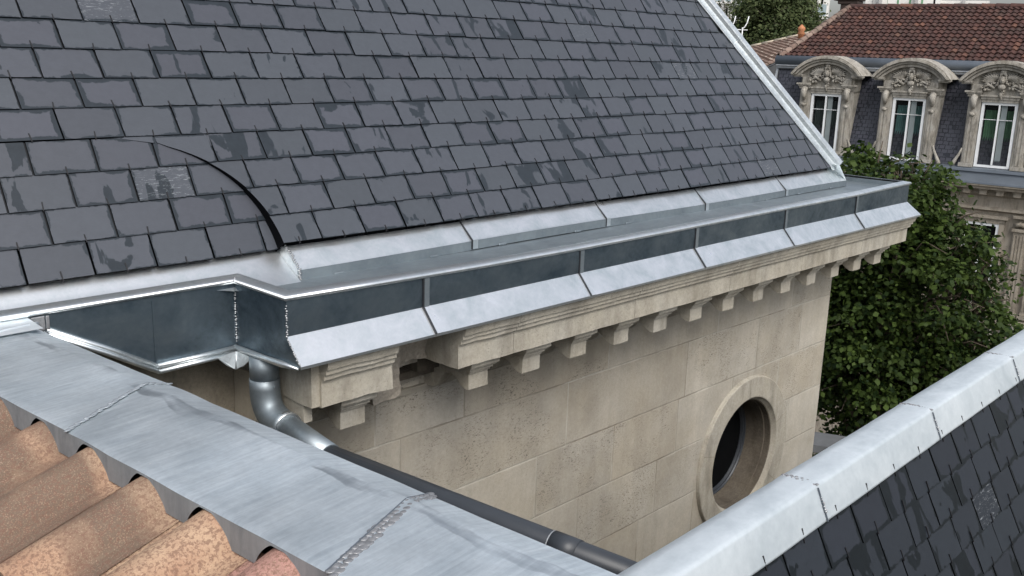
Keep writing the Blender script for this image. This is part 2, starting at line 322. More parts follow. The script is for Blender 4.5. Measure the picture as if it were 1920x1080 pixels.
MAT = dict(
    slate=mat_slate('slate', (.053, .0610, .073), (.020, .026, .0325)),
    slate_dark=mat_slate('slate_dark', (.020, .025, .032), (.007, .010, .013), .04, .45),
    slate_old=mat_slate('slate_old', (.035, .038, .050), (.012, .014, .020), .05),
    slate_edge=plain('slate_edge', (.0035, .004, .005), .95, 0, .2, 80, spec=.05), hook=plain('hook', (.006, .006, .008), .5, 0),
    zinc=mat_zinc('zinc', (.55, .61, .635), (.97, .985, .99), .26, .48, .93, 7., (1, 1, 1)),
    zinc_dim_reflection=mat_zinc('zinc_dim_reflection', (.06, .09, .115), (.24, .295, .335), .30, .55, .9, 4.5, (1, 1, 1.4), .08),  # same zinc, its dim courtyard reflection put into a dark blue base
    zinc_wet_shade=mat_zinc('zinc_wet_shade', (.20, .235, .26), (.34, .385, .41), .44, .64, .85, 3.5, (1, 1, 1)),
    zinc_parapet=mat_zinc('zinc_parapet', (.42, .475, .51), (.62, .675, .71), .36, .52, .3, 3.2, (1, 2.2, 1), .14),
    zinc_dull_shade=mat_zinc('zinc_dull_shade', (.17, .185, .20), (.30, .32, .335), .5, .7, .4, 5., (3, 3, .5)), soot_shade=mat_stone('sooty_shade_stone', (.10, .088, .07), .2, True, False, .6),
    zinc_galv=mat_zinc('zinc_galv', (.50, .54, .56), (.74, .78, .79), .3, .5, .9, 7., (1, 1, 1), .12, 90),
    zinc_cap=mat_zinc('zinc_cap', (.60, .665, .705), (.86, .905, .93), .38, .56, .62, 4., (1, 2.5, 1), .14),
    zinc_weather=mat_cap(), zinc_far=plain('zinc_far', (.115, .135, .16), .5, .3, .2, 1.5), zinc_pale=plain('zinc_pale', (.3, .32, .34), .5, .3, .15, 2),
    solder=plain('solder', (.45, .46, .47), .35, .85, .3, 60, .3), solder_old=plain('solder_old', (.30, .305, .315), .5, .6, .3, 60, .3),
    curtain_dark=plain('curtain_dark', (.05, .07, .065), .9, 0, .3, 3), curtain_teal=plain('curtain_teal', (.11, .25, .24), .9, 0, .3, 3),
    weld_grey=plain('weld_grey', (.37, .41, .44), .5, .5, .2, 40, .3),
    seam=plain('seam', (.02, .022, .026), .5, .2),
    wall=mat_stone('ashlar', (.45, .42, .358), .08, False, True), cornice=mat_stone('cornice_stone', (.42, .395, .335), .12, True, False, .45),
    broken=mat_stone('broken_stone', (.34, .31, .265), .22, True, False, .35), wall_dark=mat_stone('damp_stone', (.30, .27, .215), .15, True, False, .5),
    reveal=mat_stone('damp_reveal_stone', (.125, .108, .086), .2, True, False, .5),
    far_stone=mat_stone('weathered_limestone', (.36, .345, .31), .1, False, False, .7), far_wall=mat_stone('grimy_limestone', (.30, .27, .225), .08, False, False, .5),
    clay=mat_clay(), red=mat_tile('red_tile', ((.047, .020, .016), (.070, .028, .021), (.125, .055, .036)), .35),
    canal=mat_tile('canal_tile', ((.16, .105, .082), (.25, .18, .145), (.40, .33, .27)), .5),
    pvc=plain('dark_pipe', (.040, .046, .055), .42, 0, .15, 9), render_wall=plain('render_wall', (.10, .105, .11), .9, 0, .2, 4, .2),
    white=plain('white_paint', (.74, .76, .77), .4, 0, .06, 5), curtain=plain('curtain', (.12, .27, .15), .9, 0, .25, 3), blind=plain('blind', (.36, .42, .43), .8, 0, .1, 3),
    dark=plain('dark_room', (.004, .0045, .005), .95, spec=.05), concrete=plain('white_render', (.66, .65, .62), .8, 0, .1, 1.0), grey=plain('grey_concrete', (.36, .36, .35), .8, 0, .2, 1.),
    chimney=plain('sooty_brick', (.055, .04, .033), .9, 0, .4, 6, .3), pot=plain('terracotta', (.45, .19, .09), .8, 0, .2, 8),
    leaf=mat_leaf('leaf', (.010, .024, .006), (.068, .105, .022)), leaf_far=mat_leaf('leaf_far', (.04, .062, .024), (.12, .145, .06)),
    bark=plain('bark', (.09, .07, .05), .9, 0, .3, 12, .4), twig=plain('twig', (.26, .23, .18), .9, 0, .3, 5), asphalt=plain('asphalt', (.05, .05, .05), .9, 0, .2, 3), soil=plain('ground', (.09, .085, .07), .95, 0, .35, .6),
)
g = NT('glass'); g.set(Base_Color=(.012, .016, .018), Roughness=.06, Specular_IOR_Level=.5, Alpha=.30); MAT['glass'] = g.mat
g = NT('rail_glass'); g.set(Base_Color=(.30, .37, .39), Roughness=.15, Specular_IOR_Level=.5); MAT['rail_glass'] = g.mat
rng = random.Random(7)
# ------------------------------------------------------------------ slate courses
def courses(mb, O, U, V, N, w, e, r0, r1, ul, ur, length=2.15, th=.008, lift=.011, gap=.0075, hooks=True, top=None, jit=.0018, ph=0., hook_l=.026, seed=3, samples=1):
    """O origin; U along the eave, V up the slope, N outward. ul(v), ur(v) = side limits; rows r0..r1-1"""
    R = random.Random(seed); O, U, V, N = Vector(O), Vector(U), Vector(V), Vector(N)
    for row in range(r0, r1):
        v0 = row*e; L = e*length; v1 = v0+L if top is None else min(v0+L, top)
        lo = min(ul(v0), ul(v0+e)); hi = max(ur(v0), ur(v0+e))
        k0 = math.floor((lo-ph)/w)-1; off = ph + (.5*w if row % 2 else 0)
        for k in range(k0, int((hi-lo)/w)+k0+4):
            a = off+k*w+gap/2; b = a+w-gap
            rn = R.random(); j0, j1, j2 = (R.uniform(-1, 1)*jit for _ in range(3)); hl = R.uniform(-.0008, .0014)
            vs = [v0+(v1-v0)*i/samples for i in range(samples+1)] if samples > 1 else [v0, v0+e, v1]
            Ls = [(max(a+j0*.4, ul(v)), v) for v in vs]; Rs = [(min(b+j1*.4, ur(v)), v) for v in vs]
            keep = [i for i in range(len(vs)) if Rs[i][0]-Ls[i][0] > .003]
            if len(keep) < 2 or min(vs[i] for i in keep) > v0+e*.97: continue
            pl = [Ls[i] for i in keep]; pr = [Rs[i] for i in keep]
            ring = [(pl[0][0], pl[0][1]+j2)] + pl[1:] + pr[:0:-1] + [(pr[0][0], pr[0][1]+j2+j1*.6)]
            def H(v): return lift*(1-(v-v0)/L)+.002+hl
            bse = len(mb.v); n = len(ring)
            for t in (0, th):
                for (u, v) in ring: mb.v.append(tuple(O+U*u+V*v+N*(H(v)-t)))
            mb.face(range(bse+n-1, bse-1, -1), 0, False, [(u-a, v-v0) for (u, v) in ring][::-1], (w-gap, e, rn))
            for i in range(n):
                i2 = (i+1) % n; mb.face((bse+i, bse+i2, bse+n+i2, bse+n+i), 1)
            uc = (a+b)/2+j1*.5
            if hooks and ul(v0)+.02 < uc < ur(v0)-.02 and pl[0][1] <= v0+1e-6:
                tl = R.uniform(-.0035, .0035)
                p = O+U*uc+V*(v0-.003)+N*(lift+.0035); q = O+U*(uc+tl)+V*(v0+hook_l*R.uniform(.8, 1.15))+N*(lift+.003)
                mb.beam(p, q, .0040, .003, N, 2); mb.beam(p+N*-.009-V*.002, p+N*.001-V*.002, .0032, .003, U, 2)
    return mb
GZ = -13.0
# ================================================================== SETTING
mb = MB(); mb.poly([(-3000, -3000, GZ), (6000, -3000, GZ), (6000, 6000, GZ), (-3000, 6000, GZ)])
tag(mb.build('ground', MAT['soil']), kind='structure')
mb = MB(); a = Vector((20.5, 18.0)); d2 = Vector((.1115, -.9938)); n2 = Vector((-.9938, -.1115))
pts = [a-d2*60, a+d2*60, a+d2*60+n2*6, a-d2*60+n2*6]
mb.poly([(p.x, p.y, GZ+.02) for p in pts]); tag(mb.build('road', MAT['asphalt']), kind='structure')
# ================================================================== THE STONE BUILDING
EY, EZ, TH = 3.355, -.799, rad(55)
V0 = Vector((0, math.cos(TH), math.sin(TH))); N0 = Vector((0, -math.sin(TH), math.cos(TH))); U0 = Vector((1, 0, 0))
OE = Vector((0, EY, EZ)); EXP, SW = .1305, .2285
HB = 7.005                                        # hip foot
def hipx(v): return HB - v*math.cos(TH)*.867
ST = stone = empty('stone_building', (0, 3.31, GZ), 0, 'pale stone building with wet grey slate roof, zinc box gutter and a round window', 'building')
# --- slate roof
AC, AA, AB = 1.576, .590, .5175                   # arc: centre, half width, height
def arcx(v):
    if v >= AB or v < -1: return AC
    return AC + AA*(max(0., 1-(max(v, 0)/AB)**2.15))**.5
mb = MB()
courses(mb, OE, U0, V0, N0, SW, EXP, 0, 4, lambda v: arcx(v) if v < AB else -9, hipx, ph=.07, seed=5, samples=14)
courses(mb, OE, U0, V0, N0, SW, EXP, 4, 22, lambda v: -2.2, hipx, ph=.07, seed=9, top=22*EXP+.02)
# recessed left slope under the arc
HY, HZ = EY+V0.y*4*EXP, EZ+V0.z*4*EXP
LY, LZ = 3.412, -.831
V1 = Vector((0, HY-LY, HZ-LZ)); LL = V1.length; V1.normalize(); N1 = Vector((0, -V1.z, V1.y))
E1 = LL/4
for k in range(4):
    courses(mb, Vector((0, LY, LZ))+N1*.0015, U0, V1, N1, SW*1.02, E1, k, k+1, lambda v: -2.2, lambda v, k=k: arcx(k*EXP)+.10, ph=.02, seed=14+k, top=LL-.003)
roof = mb.build('slate_roof', [MAT['slate'], MAT['slate_edge'], MAT['hook']], ST)
# roof decks under the slates, arc cheek, east hip slope and top
mb = MB()
mb.poly([OE+U0*-2.2+V0*.53-N0*.02, OE+U0*hipx(.53)+V0*.53-N0*.02, OE+U0*hipx(2.85)+V0*2.85-N0*.02, OE+U0*-2.2+V0*2.85-N0*.02])
av = [.53*i/16 for i in range(17)]
for i in range(16):
    va, vb = av[i], av[i+1]; mb.poly([OE+U0*(arcx(va)+.006)+V0*va-N0*.02, OE+U0*(hipx(va)-.02)+V0*va-N0*.02, OE+U0*(hipx(vb)-.02)+V0*vb-N0*.02, OE+U0*(arcx(min(vb, .512))+.006)+V0*vb-N0*.02])
mb.poly([(-2.2, LY+.01, LZ), (2.35, LY+.01, LZ), (2.35, HY+.035, HZ+.012), (-2.2, HY+.035, HZ+.012)])
n = 40; base = len(mb.v)
for i in range(n+1):
    v = AB*(1-(1-i/n)**1.0); v = AB*math.sin(math.pi/2*i/n); x = arcx(v)+.004; p = OE+U0*x+V0*v
    mb.v.append(tuple(p+N0*.004)); mb.v.append(tuple(p-N0*(.105*(1-v/AB)+.008)))
for i in range(n): mb.face((base+2*i, base+2*i+1, base+2*i+3, base+2*i+2))
ptop = OE+V0*2.85; px = hipx(2.85)
mb.poly([OE+U0*HB, (HB, EY+6, EZ), (px, ptop.y+5, ptop.z), (px, ptop.y, ptop.z)])
mb.poly([(-2.2, ptop.y, ptop.z), (px, ptop.y, ptop.z), (px, ptop.y+5, ptop.z+.2), (-2.2, ptop.y+5, ptop.z+.2)])
mb.build('roof_deck', MAT['slate_edge'], ST)
# --- hip flashing: two wings and a batten roll
hv = Vector((-.867*math.cos(TH), math.cos(TH), math.sin(TH))); hl = hv.length; hv.normalize()
hs_ = (N0.cross(hv)); hs_.normalize()
if hs_.x < 0: hs_ = -hs_
up = hv.cross(hs_); up = up if up.z > 0 else -up
H0 = OE+U0*(HB+.0)-hv*.02+N0*.012
mb = MB(); prof = [(-.022, .0), (-.022, .012), (.030, .018), (.040, .050), (.082, .060), (.092, .036), (.215, -.070), (.214, -.085), (.08, -.02)]
for i in range(3):
    a, b = H0+hv*(1.22*i-.0), H0+hv*(1.22*i+1.235)
    mb.extr([hs_*x+up*(z+.002*i) for x, z in prof], a, b)
mb.poly([H0+hs_*x+up*z for x, z in prof])
bevel(mb.build('hip_flashing', MAT['zinc_galv'], ST), .004, 2)
# --- eaves flashing over the gutter: fold at the front, five lapped lengths
FY = 3.283
fx = [2.19, 3.172, 4.197, 5.188, 6.197, 7.135]
def foldz(x): return -.893+.004*math.sin(x*2.1)
for i in range(5):
    mb = MB(); x0, x1 = fx[i], fx[i+1]; ns = 8
    zb = .0016*(1 if i % 2 else 0); y0 = .0015*(1 if i % 2 else 0)
    rows = []
    for s in range(ns+1):
        x = x0+(x1-x0)*s/ns; w = .0016*math.sin(x*17+i); z = foldz(x)+zb
        rt_ = .03 if False else 0
        xr = x
        rows.append([(xr, FY+.145, z+.128), (xr, FY+.07, z+.065+w), (xr, FY+.006, z+.005), (xr, FY-y0, z), (xr, FY-y0, z-.006), (xr, FY-y0-.001, z-.044), (xr, FY+.01, z-.046)])
    if i == 4:
        for j, q in enumerate(rows[-1]): rows[-1][j] = (q[0]-max(0, q[1]-FY)*.85, q[1], q[2])
    b = len(mb.v)
    for r_ in rows: mb.v.extend(r_)
    for s in range(ns):
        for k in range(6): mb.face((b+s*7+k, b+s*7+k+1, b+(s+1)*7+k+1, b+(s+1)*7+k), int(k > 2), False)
    fl = mb.build('eaves_flashing', [MAT['zinc'], MAT['zinc_wet_shade']], ST)  # vertical face takes a darker zinc, its reflected shade put into the colour
    if i:     # lap strip of the joint
        mb = MB(); x = x0; z = foldz(x)+.0035
        mb.extr([(x, FY+.145, z+.130), (x, FY-.0035, z+.001), (x, FY-.0035, z-.043), (x, FY-.001, z-.043), (x, FY+.001, z-.001), (x, FY+.146, z+.127)], (0, 0, 0), (.034, 0, 0))
        mb.build('lap_joint', MAT['zinc'], fl)
        mb = MB(); mb.extr([(x, FY+.144, z+.131), (x, FY-.0045, z+.002), (x, FY-.0045, z-.043), (x, FY+.0, z-.043), (x, FY+.143, z+.126)], (-.007, 0, 0), (0, 0, 0)); mb.build('seam_line', MAT['seam'], fl)
    for xx in (x0+.2, x1-.25):
        mb = MB(); mb.box((xx, FY-.006, foldz(xx)-.040), (.05, .006, .012)); bevel(mb.build('clip', MAT['zinc_wet_shade'], fl), .003)
# right-hand return of the flashing along the hidden side
mb = MB(); mb.sweep([(7.135, FY+.0), (7.135, 8)], [(-.145, -.765), (0, -.893), (0, -.938)])
mb.build('eaves_flashing', MAT['zinc'], ST)
# cheek where the flashing stops at the recess, with its solder
mb = MB(); X = 2.19
mb.extr([(0, FY+.15, -.765), (0, FY, -.890), (0, FY, -.940), (0, 3.335, -.985), (0, 3.40, -.92), (0, 3.45, -.86), (0, 3.50, -.80)], (X-.006, 0, 0), (X, 0, 0))
cheek = mb.build('flashing_cheek', MAT['zinc'], ST)
mb = MB()
for i in range(26):
    t = i/25; p = Vector((X-.001, FY+.13*(1-t)-.001, -.778-.112*t)) if t < .7 else None
    if p is None:
        t2 = (t-.7)/.3; p = Vector((X+.002, FY-.002, -.890-.048*t2))
        q = p
    else:
        t2 = t/.7; p = Vector((X, FY+.13*(1-t2)-.001, -.777-.112*t2))
    mb.blob(p+Vector((rng.uniform(0, .010), 0, .001)), (.006+.004*rng.random(), .004, .0035), 0)
mb.build('solder_bead', MAT['solder'], cheek)
# --- gutter
GY, GXL, GXR, LIPY = 2.94, 1.906, 7.488, 3.292
path = [(-2.2, LIPY), (.6, LIPY), (GXL, LIPY), (GXL, GY), (2.35, GY), (2.9, GY), (3.56, GY), (4.3, GY), (5.1, GY), (5.8, GY), (6.6, GY), (GXR, GY), (GXR, 8)]
zo = [.012, .012, .012, .012, .003, -.006, -.010, -.010, -.006, -.004, -.003, .010, .010]
mb = MB()
lipprof = [(-.004, -.918), (.004, -.921), (.010, -.917), (.012, -.910), (.010, -.903), (.003, -.900), (-.008, -.898), (-.036, -.893), (-.037, -.897), (-.008, -.903), (-.004, -.906)]
mb.sweep(path, lipprof, 0, True, zo, True, True)
lip = mb.build('gutter_lip', MAT['zinc'], ST)
mb = MB()   # trough: inner face, floor, from the recess to the far corner
tp = [(GXL-.0, 3.35), (GXL-.0, GY), (GXR, GY), (GXR, 8)]
mb.sweep(tp[1:], [(-.034, -.900), (-.036, -.932), (-.06, -.9395), (-.38, -.9375)], 0)
mb.sweep([(GXL, LIPY), (GXL, GY+.05)], [(-.034, -.893), (-.036, -.95), (-.29, -.9405)], 0)
mb.build('gutter_floor', MAT['zinc_wet_shade'], ST)
mb = MB()   # sloping floor of the left length
ns = 16; b = len(mb.v); xs = [-2.2, 0, .7, 1.1, 1.5, 1.8, 1.95, 2.08, 2.183]
prof = [(3.50, -.775), (3.46, -.807), (3.42, -.843), (3.385, -.876), (3.355, -.903), (3.32, -.916)]
for j, x in enumerate(xs):
    k = max(0, (x-1.75)/.435)
    for i, (y, z) in enumerate(prof):
        t = i/5; mb.v.append((x, y-k*t*.0-(k*t)*.16*t, z-k*t*t*.055))
for j in range(len(xs)-1):
    for i in range(5): mb.face((b+j*6+i, b+j*6+i+1, b+(j+1)*6+i+1, b+(j+1)*6+i), 0, True)
mb.v  # noqa
lf = mb.build('gutter_floor', MAT['zinc'], ST)
mb = MB()
for x in (1.24, 1.73): mb = MB(); mb.box((x, 3.385, -.8815), (.020, .006, .003), 0); mb.build('slot', MAT['seam'], lf)
# front panels of the box
px_ = [GXL, 2.563, 3.562, 4.561, 5.569, 6.577, GXR]
def lipz(x): 
    for i in range(3, 11):
        if path[i][0] <= x <= path[i+1][0]+1e-6: t = (x-path[i][0])/(path[i+1][0]-path[i][0]); return zo[i]*(1-t)+zo[i+1]*t
    return 0
AT, AB_Y, AB_Z = -1.046, 2.856, -1.142
for i in range(6):
    x0, x1 = px_[i], px_[i+1]; o = .0012*(i % 2); xe = .084 if i == 5 else 0
    mb = MB(); ns = 6; b = len(mb.v)
    for s in range(ns+1):
        x = x0+(x1-x0)*s/ns; bow = .0022*math.sin(math.pi*s/ns*2+i)
        mb.v.append((x, GY-o, -.908+lipz(x))); mb.v.append((x, GY-o-.002-bow, -.975)); mb.v.append((x, GY-o, AT))
    for s in range(ns):
        for k in range(2): mb.face((b+3*s+k, b+3*s+k+1, b+3*s+4+k, b+3*s+3+k), 0, True)
    fr = mb.build('gutter_front', MAT['zinc_dim_reflection'], ST)
    mb = MB(); b = len(mb.v)
    for s in range(ns+1):
        t = s/ns; x = x0+(x1-x0)*t; wv = .0015*math.sin(x*13)
        for k in range(4):
            q = k/3; xx = x+xe*q*t
            mb.v.append((xx, GY-.001-o-(GY-AB_Y)*q, AT+.001-(AT-AB_Z)*-q*-1*-1*-1+0 if False else AT+.001+o-(AT-AB_Z)*q+wv*math.sin(math.pi*q)))
        mb.v.append((x+xe*t, AB_Y-o, AB_Z-.010)); mb.v.append((x+xe*t*.7, AB_Y+.006, AB_Z-.013))
    for s in range(ns):
        for k in range(5): mb.face((b+6*s+k, b+6*s+k+1, b+6*s+7+k, b+6*s+6+k), 0, k < 2)
    ap = mb.build('gutter_apron', MAT['zinc'], ST)
    if i:
        mb = MB(); mb.box2((x0+.002, GY-.0065, AT+.002), (x0+.030, GY-.001, -.922+lipz(x0))); mb.build('lap_joint', MAT['zinc_wet_shade'], fr)
        mb = MB(); mb.box2((x0-.006, GY-.0075, AT+.002), (x0+.002, GY-.001, -.922+lipz(x0))); mb.build('seam_line', MAT['seam'], fr)
        mb = MB(); nA = Vector((0, -(AT-AB_Z), GY-AB_Y)).normalized()
        A, B = Vector((x0, GY, AT)), Vector((x0, AB_Y, AB_Z))
        mb.extr([A+nA*.006, B+nA*.006, B+nA*.001, A+nA*.001], (.003, 0, 0), (.036, 0, 0)); mb.build('lap_joint', MAT['zinc'], ap)
        mb = MB(); mb.extr([A+nA*.0075, B+nA*.0075, B+nA*.001, A+nA*.001], (-.006, 0, 0), (.003, 0, 0)); mb.build('seam_line', MAT['seam'], ap)
mb = MB(); mb.sweep([(GXR, GY), (GXR, 8)], [(0, -.905), (0, AT)]); mb.build('gutter_front', MAT['zinc_dim_reflection'], ST)
mb = MB(); mb.sweep([(GXR, GY), (GXR, 8)], [(.001, AT), (.084, AB_Z), (.084, AB_Z-.01)]); mb.build('gutter_apron', MAT['zinc'], ST)
# step face and left face
BZ = -1.165
mb = MB(); mb.poly([(GXL, LIPY, -.895), (GXL, GY, -.895), (GXL, GY, AT), (GXL, AB_Y, AB_Z-.004), (GXL, GY+.05, BZ+.012), (GXL, LIPY, BZ)]); mb.build('gutter_step', MAT['zinc_dim_reflection'], ST)
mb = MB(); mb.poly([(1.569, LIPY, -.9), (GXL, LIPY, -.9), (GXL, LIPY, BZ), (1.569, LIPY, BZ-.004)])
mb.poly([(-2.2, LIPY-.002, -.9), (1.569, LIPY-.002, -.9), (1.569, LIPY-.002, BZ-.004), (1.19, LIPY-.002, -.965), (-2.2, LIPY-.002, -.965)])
lface = mb.build('gutter_front', MAT['zinc_dim_reflection'], ST)
mb = MB()
mb.tube([(1.19, LIPY-.008, -.960), (1.38, LIPY-.010, -1.062), (1.569, LIPY-.012, BZ-.006)], .011, 10)
mb.tube([(1.19, LIPY-.020, -.975), (1.38, LIPY-.022, -1.078), (1.569, LIPY-.024, BZ-.024)], .009, 10)
mb.tube([(1.569, LIPY-.012, BZ-.006), (1.75, LIPY-.012, BZ-.004), (GXL-.008, LIPY-.012, BZ)], .011, 10)
mb.tube([(1.569, LIPY-.024, BZ-.024), (1.75, LIPY-.024, BZ-.020), (GXL-.02, LIPY-.022, BZ-.016)], .009, 10)
mb.tube([(GXL-.012, LIPY-.005, BZ), (GXL-.012, 3.05, BZ+.008), (GXL-.010, GY+.02, BZ+.012), (GXL-.002, AB_Y+.012, AB_Z-.010)], [.012, .012, .013, .004], 10)
mb.build('bottom_roll', MAT['zinc'], lface)
def bead(a, b, n, r, name, par, jit=.002, mat='solder'):
    mb = MB(); a, b = Vector(a), Vector(b)
    for i in range(n):
        p = a.lerp(b, (i+.5)/n) + Vector([rng.uniform(-jit, jit) for _ in range(3)]); k = rng.uniform(.8, 1.2)
        mb.blob(p, (r*k, r*k, r*k*.8))
    return mb.build(name, MAT[mat], par)
bead((GXL-.003, LIPY-.003, -.925), (GXL-.003, LIPY-.003, BZ+.02), 24, .0052, 'solder_bead', lface)
bead((GXL-.001, GY-.002, -.925), (GXL-.001, GY-.002, AT-.004), 14, .0048, 'solder_bead', lface)
bead((GXL, GY-.002, AT-.006), (GXL-.0, AB_Y, AB_Z), 18, .0042, 'solder_bead', lface)
bead((GXL-.012, LIPY-.014, -.900), (GXL-.004, LIPY-.010, -.886), 4, .004, 'solder_bead', lip)
mb = MB(); mb.box((1.569, LIPY-.004, -1.04), (.006, .004, .24)); mb.build('lap_joint', MAT['zinc_dim_reflection'], lface)
# folded drip tip at the inner corner
mb = MB(); c = Vector((GXL-.02, LIPY-.03, BZ-.012)); tip = c+Vector((-.02, -.02, -.062))
l_ = c+Vector((-.085, 0, -.006)); r_ = c+Vector((.012, -.09, -.004)); bk = c+Vector((.02, .03, 0))
m1 = l_.lerp(tip, .5)+Vector((.0, .0, -.008)); m2 = r_.lerp(tip, .5)+Vector((0, 0, -.008))
mb.poly([c+Vector((-.004, -.004, .006)), l_, m1, tip]); mb.poly([c+Vector((-.004, -.004, .006)), tip, m2, r_]); mb.poly([l_, bk, tip, m1]); mb.poly([bk, r_, m2, tip])
mb.tube([c+Vector((-.004, -.006, .004)), tip+Vector((0, -.002, 0))], .003, 6)
mb.build('drip_tip', MAT['zinc_galv'], lface)
# small cut end of flashing where the left gutter meets the tiled roof
mb = MB(); q = Vector((1.165, LIPY-.012, -.935)); mb.box(q, (.045, .006, .05), 0); mb.box(q+Vector((.03, -.004, .0)), (.012, .004, .05), 0)
bevel(mb.build('gutter_stop', MAT['solder_old'], lface), .003)
# --- ashlar wall with round window
WY, WXR = 3.307, 7.125
OCX, OCZ, OR = 5.975, -2.815, .42
zr = [-1.30, -1.794, -2.171, -2.538, -2.905]
while zr[-1] > -12.5: zr.append(zr[-1]-.3675)
zr.append(GZ)
fixed = {0: [2.6, 3.161, 4.32, 5.5, 6.5], 1: [2.35, 2.75, 3.965, 5.15, 6.05, 6.68], 2: [2.5, 3.724, 4.412, 4.885+.2, 5.75, 6.4], 3: [2.3, 3.05, 4.10, 4.887, 5.45, 6.62], 4: [2.9, 3.75, 4.25, 4.72, 5.35, 6.5]}
def wall_blocks(mb, P, zr, x0, x1, fixed, seed, hole=None):
    R = random.Random(seed)
    for i in range(len(zr)-1):
        cuts = [x0]
        if i in fixed: cuts += fixed[i]
        else:
            x = x0+R.uniform(.3, .8)
            while x < x1-.25: cuts.append(x); x += R.uniform(.45, 1.0)
        cuts.append(x1)
        for j in range(len(cuts)-1):
            a, b, t, o = cuts[j], cuts[j+1], zr[i], zr[i+1]; rn = R.random(); sz = (b-a, t-o, rn)
            if hole and a < hole[0]+.55 and b > hole[0]-.55 and o < hole[1]+.55 and t > hole[1]-.55:
                nx, nz = max(1, int((b-a)/.025)), max(1, int((t-o)/.025))
                for ix in range(nx):
                    for iz in range(nz):
                        xa, xb = a+(b-a)*ix/nx, a+(b-a)*(ix+1)/nx; za, zb = o+(t-o)*iz/nz, o+(t-o)*(iz+1)/nz
                        if math.hypot((xa+xb)/2-hole[0], (za+zb)/2-hole[1]) < hole[2]: continue
                        mb.poly([P(xa, za), P(xb, za), P(xb, zb), P(xa, zb)], 0, [(xa-a, za-o), (xb-a, za-o), (xb-a, zb-o), (xa-a, zb-o)], sz)
            else: mb.poly([P(a, o), P(b, o), P(b, t), P(a, t)], 0, [(0, 0), (b-a, 0), (b-a, t-o), (0, t-o)], sz)
mb = MB(); wall_blocks(mb, lambda x, z: (x, WY, z), zr, 1.985, WXR, fixed, 3, (OCX, OCZ, .50))
wall_blocks(mb, lambda y, z: (WXR, y, z), zr, WY, 9.0, {}, 4)
wall_blocks(mb, lambda y, z: (1.985, WY+.16-y, z), zr, 0, .16, {}, 4)
mb.poly([(WXR, WY, -1.3), (WXR, 9, -1.3), (1.99, 9, -1.3), (1.99, WY, -1.3)], 0, [(.2, .2)]*4, (9, 9, .4))
mb.build('wall', MAT['wall'], ST)
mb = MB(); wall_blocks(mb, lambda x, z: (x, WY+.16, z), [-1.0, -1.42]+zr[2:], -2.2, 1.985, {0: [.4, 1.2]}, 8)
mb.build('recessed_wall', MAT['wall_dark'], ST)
mb = MB(); mb.box2((2.0, WY-.012, -1.580), (WXR+.012, WY-.001, -1.560)); mb.box2((2.0, WY-.022, -1.558), (WXR+.02, WY-.001, -1.546)); mb.build('wall_moulding', MAT['wall'], ST)
# window: surround, reveal, glazing
WIN = empty('round_window', (OCX, WY, OCZ)); adopt(WIN, ST)
def ring(mb, rows, n=72):
    b = len(mb.v); m = len(rows)
    for k in range(n):
        a = 2*math.pi*k/n
        for (r, y) in rows: mb.v.append((OCX+r*math.cos(a), y, OCZ+r*math.sin(a)))
    for k in range(n):
        k2 = (k+1) % n
        for j in range(m-1): mb.face((b+k*m+j, b+k2*m+j, b+k2*m+j+1, b+k*m+j+1), 0, False)
mb = MB(); ring(mb, [(.598, WY+.004), (.593, WY-.026), (.588, WY-.029), (.448, WY-.030), (.440, WY-.028), (.432, WY-.016), (.424, WY-.006), (.415, WY+.004)])
sr = mb.build('surround', MAT['cornice'], WIN)
mb = MB()
for a in (92, 20, -35, 165, 235): 
    mb = MB(); c, s = math.cos(rad(a)), math.sin(rad(a)); mb.beam((OCX+c*.442, WY-.0302, OCZ+s*.442), (OCX+c*.587, WY-.0292, OCZ+s*.587), .003, .002, (0, 1, 0)); mb.build('joint', MAT['wall_dark'], sr)
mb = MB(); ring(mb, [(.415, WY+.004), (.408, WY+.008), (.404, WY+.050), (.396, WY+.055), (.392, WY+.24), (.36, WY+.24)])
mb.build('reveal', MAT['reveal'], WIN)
mb = MB(); ring(mb, [(.40, WY+.205), (.385, WY+.205), (.38, WY+.215), (.365, WY+.215), (.36, WY+.23), (.355, WY+.26)]); mb.build('frame', MAT['pvc'], WIN)
mb = MB(); mb.poly([(OCX+.37*math.cos(2*math.pi*k/48), WY+.235, OCZ+.37*math.sin(2*math.pi*k/48)) for k in range(48)]); mb.build('pane', MAT['dark'], WIN)
# --- cornice (broken away beside the step) and its modillions
cp = [(0, -1.128), (.046, -1.142), (.046, -1.160), (.041, -1.180), (.038, -1.193), (.029, -1.195), (.028, -1.214), (.017, -1.217), (.016, -1.238), (.003, -1.242), (0, -1.256), (.0, -1.351), (-.02, -1.353), (-.37, -1.356)]
FAY = 2.921
def cornice(path, name):
    mb = MB(); pts = []
    mb.sweep(path, cp + [(-.37, -1.128)], 0, False, None, True, True); o = mb.build(name, MAT['cornice'], ST)
    return o
X0s = [(2.040, 2.385), (2.752, 3.094)]; xs = [3.097, 4.02, 4.95, 5.83, 6.72]
for a, b in X0s: roughen(cornice([(a, FAY), (b, FAY)], 'cornice'), .0045, 9, .07)
for i in range(4): roughen(cornice([(xs[i], FAY), (xs[i+1]-.003, FAY)], 'cornice'), .0022, 9, .09)
roughen(cornice([(xs[4], FAY), (7.507, FAY), (7.507, 8)], 'cornice'), .0022, 9, .2)
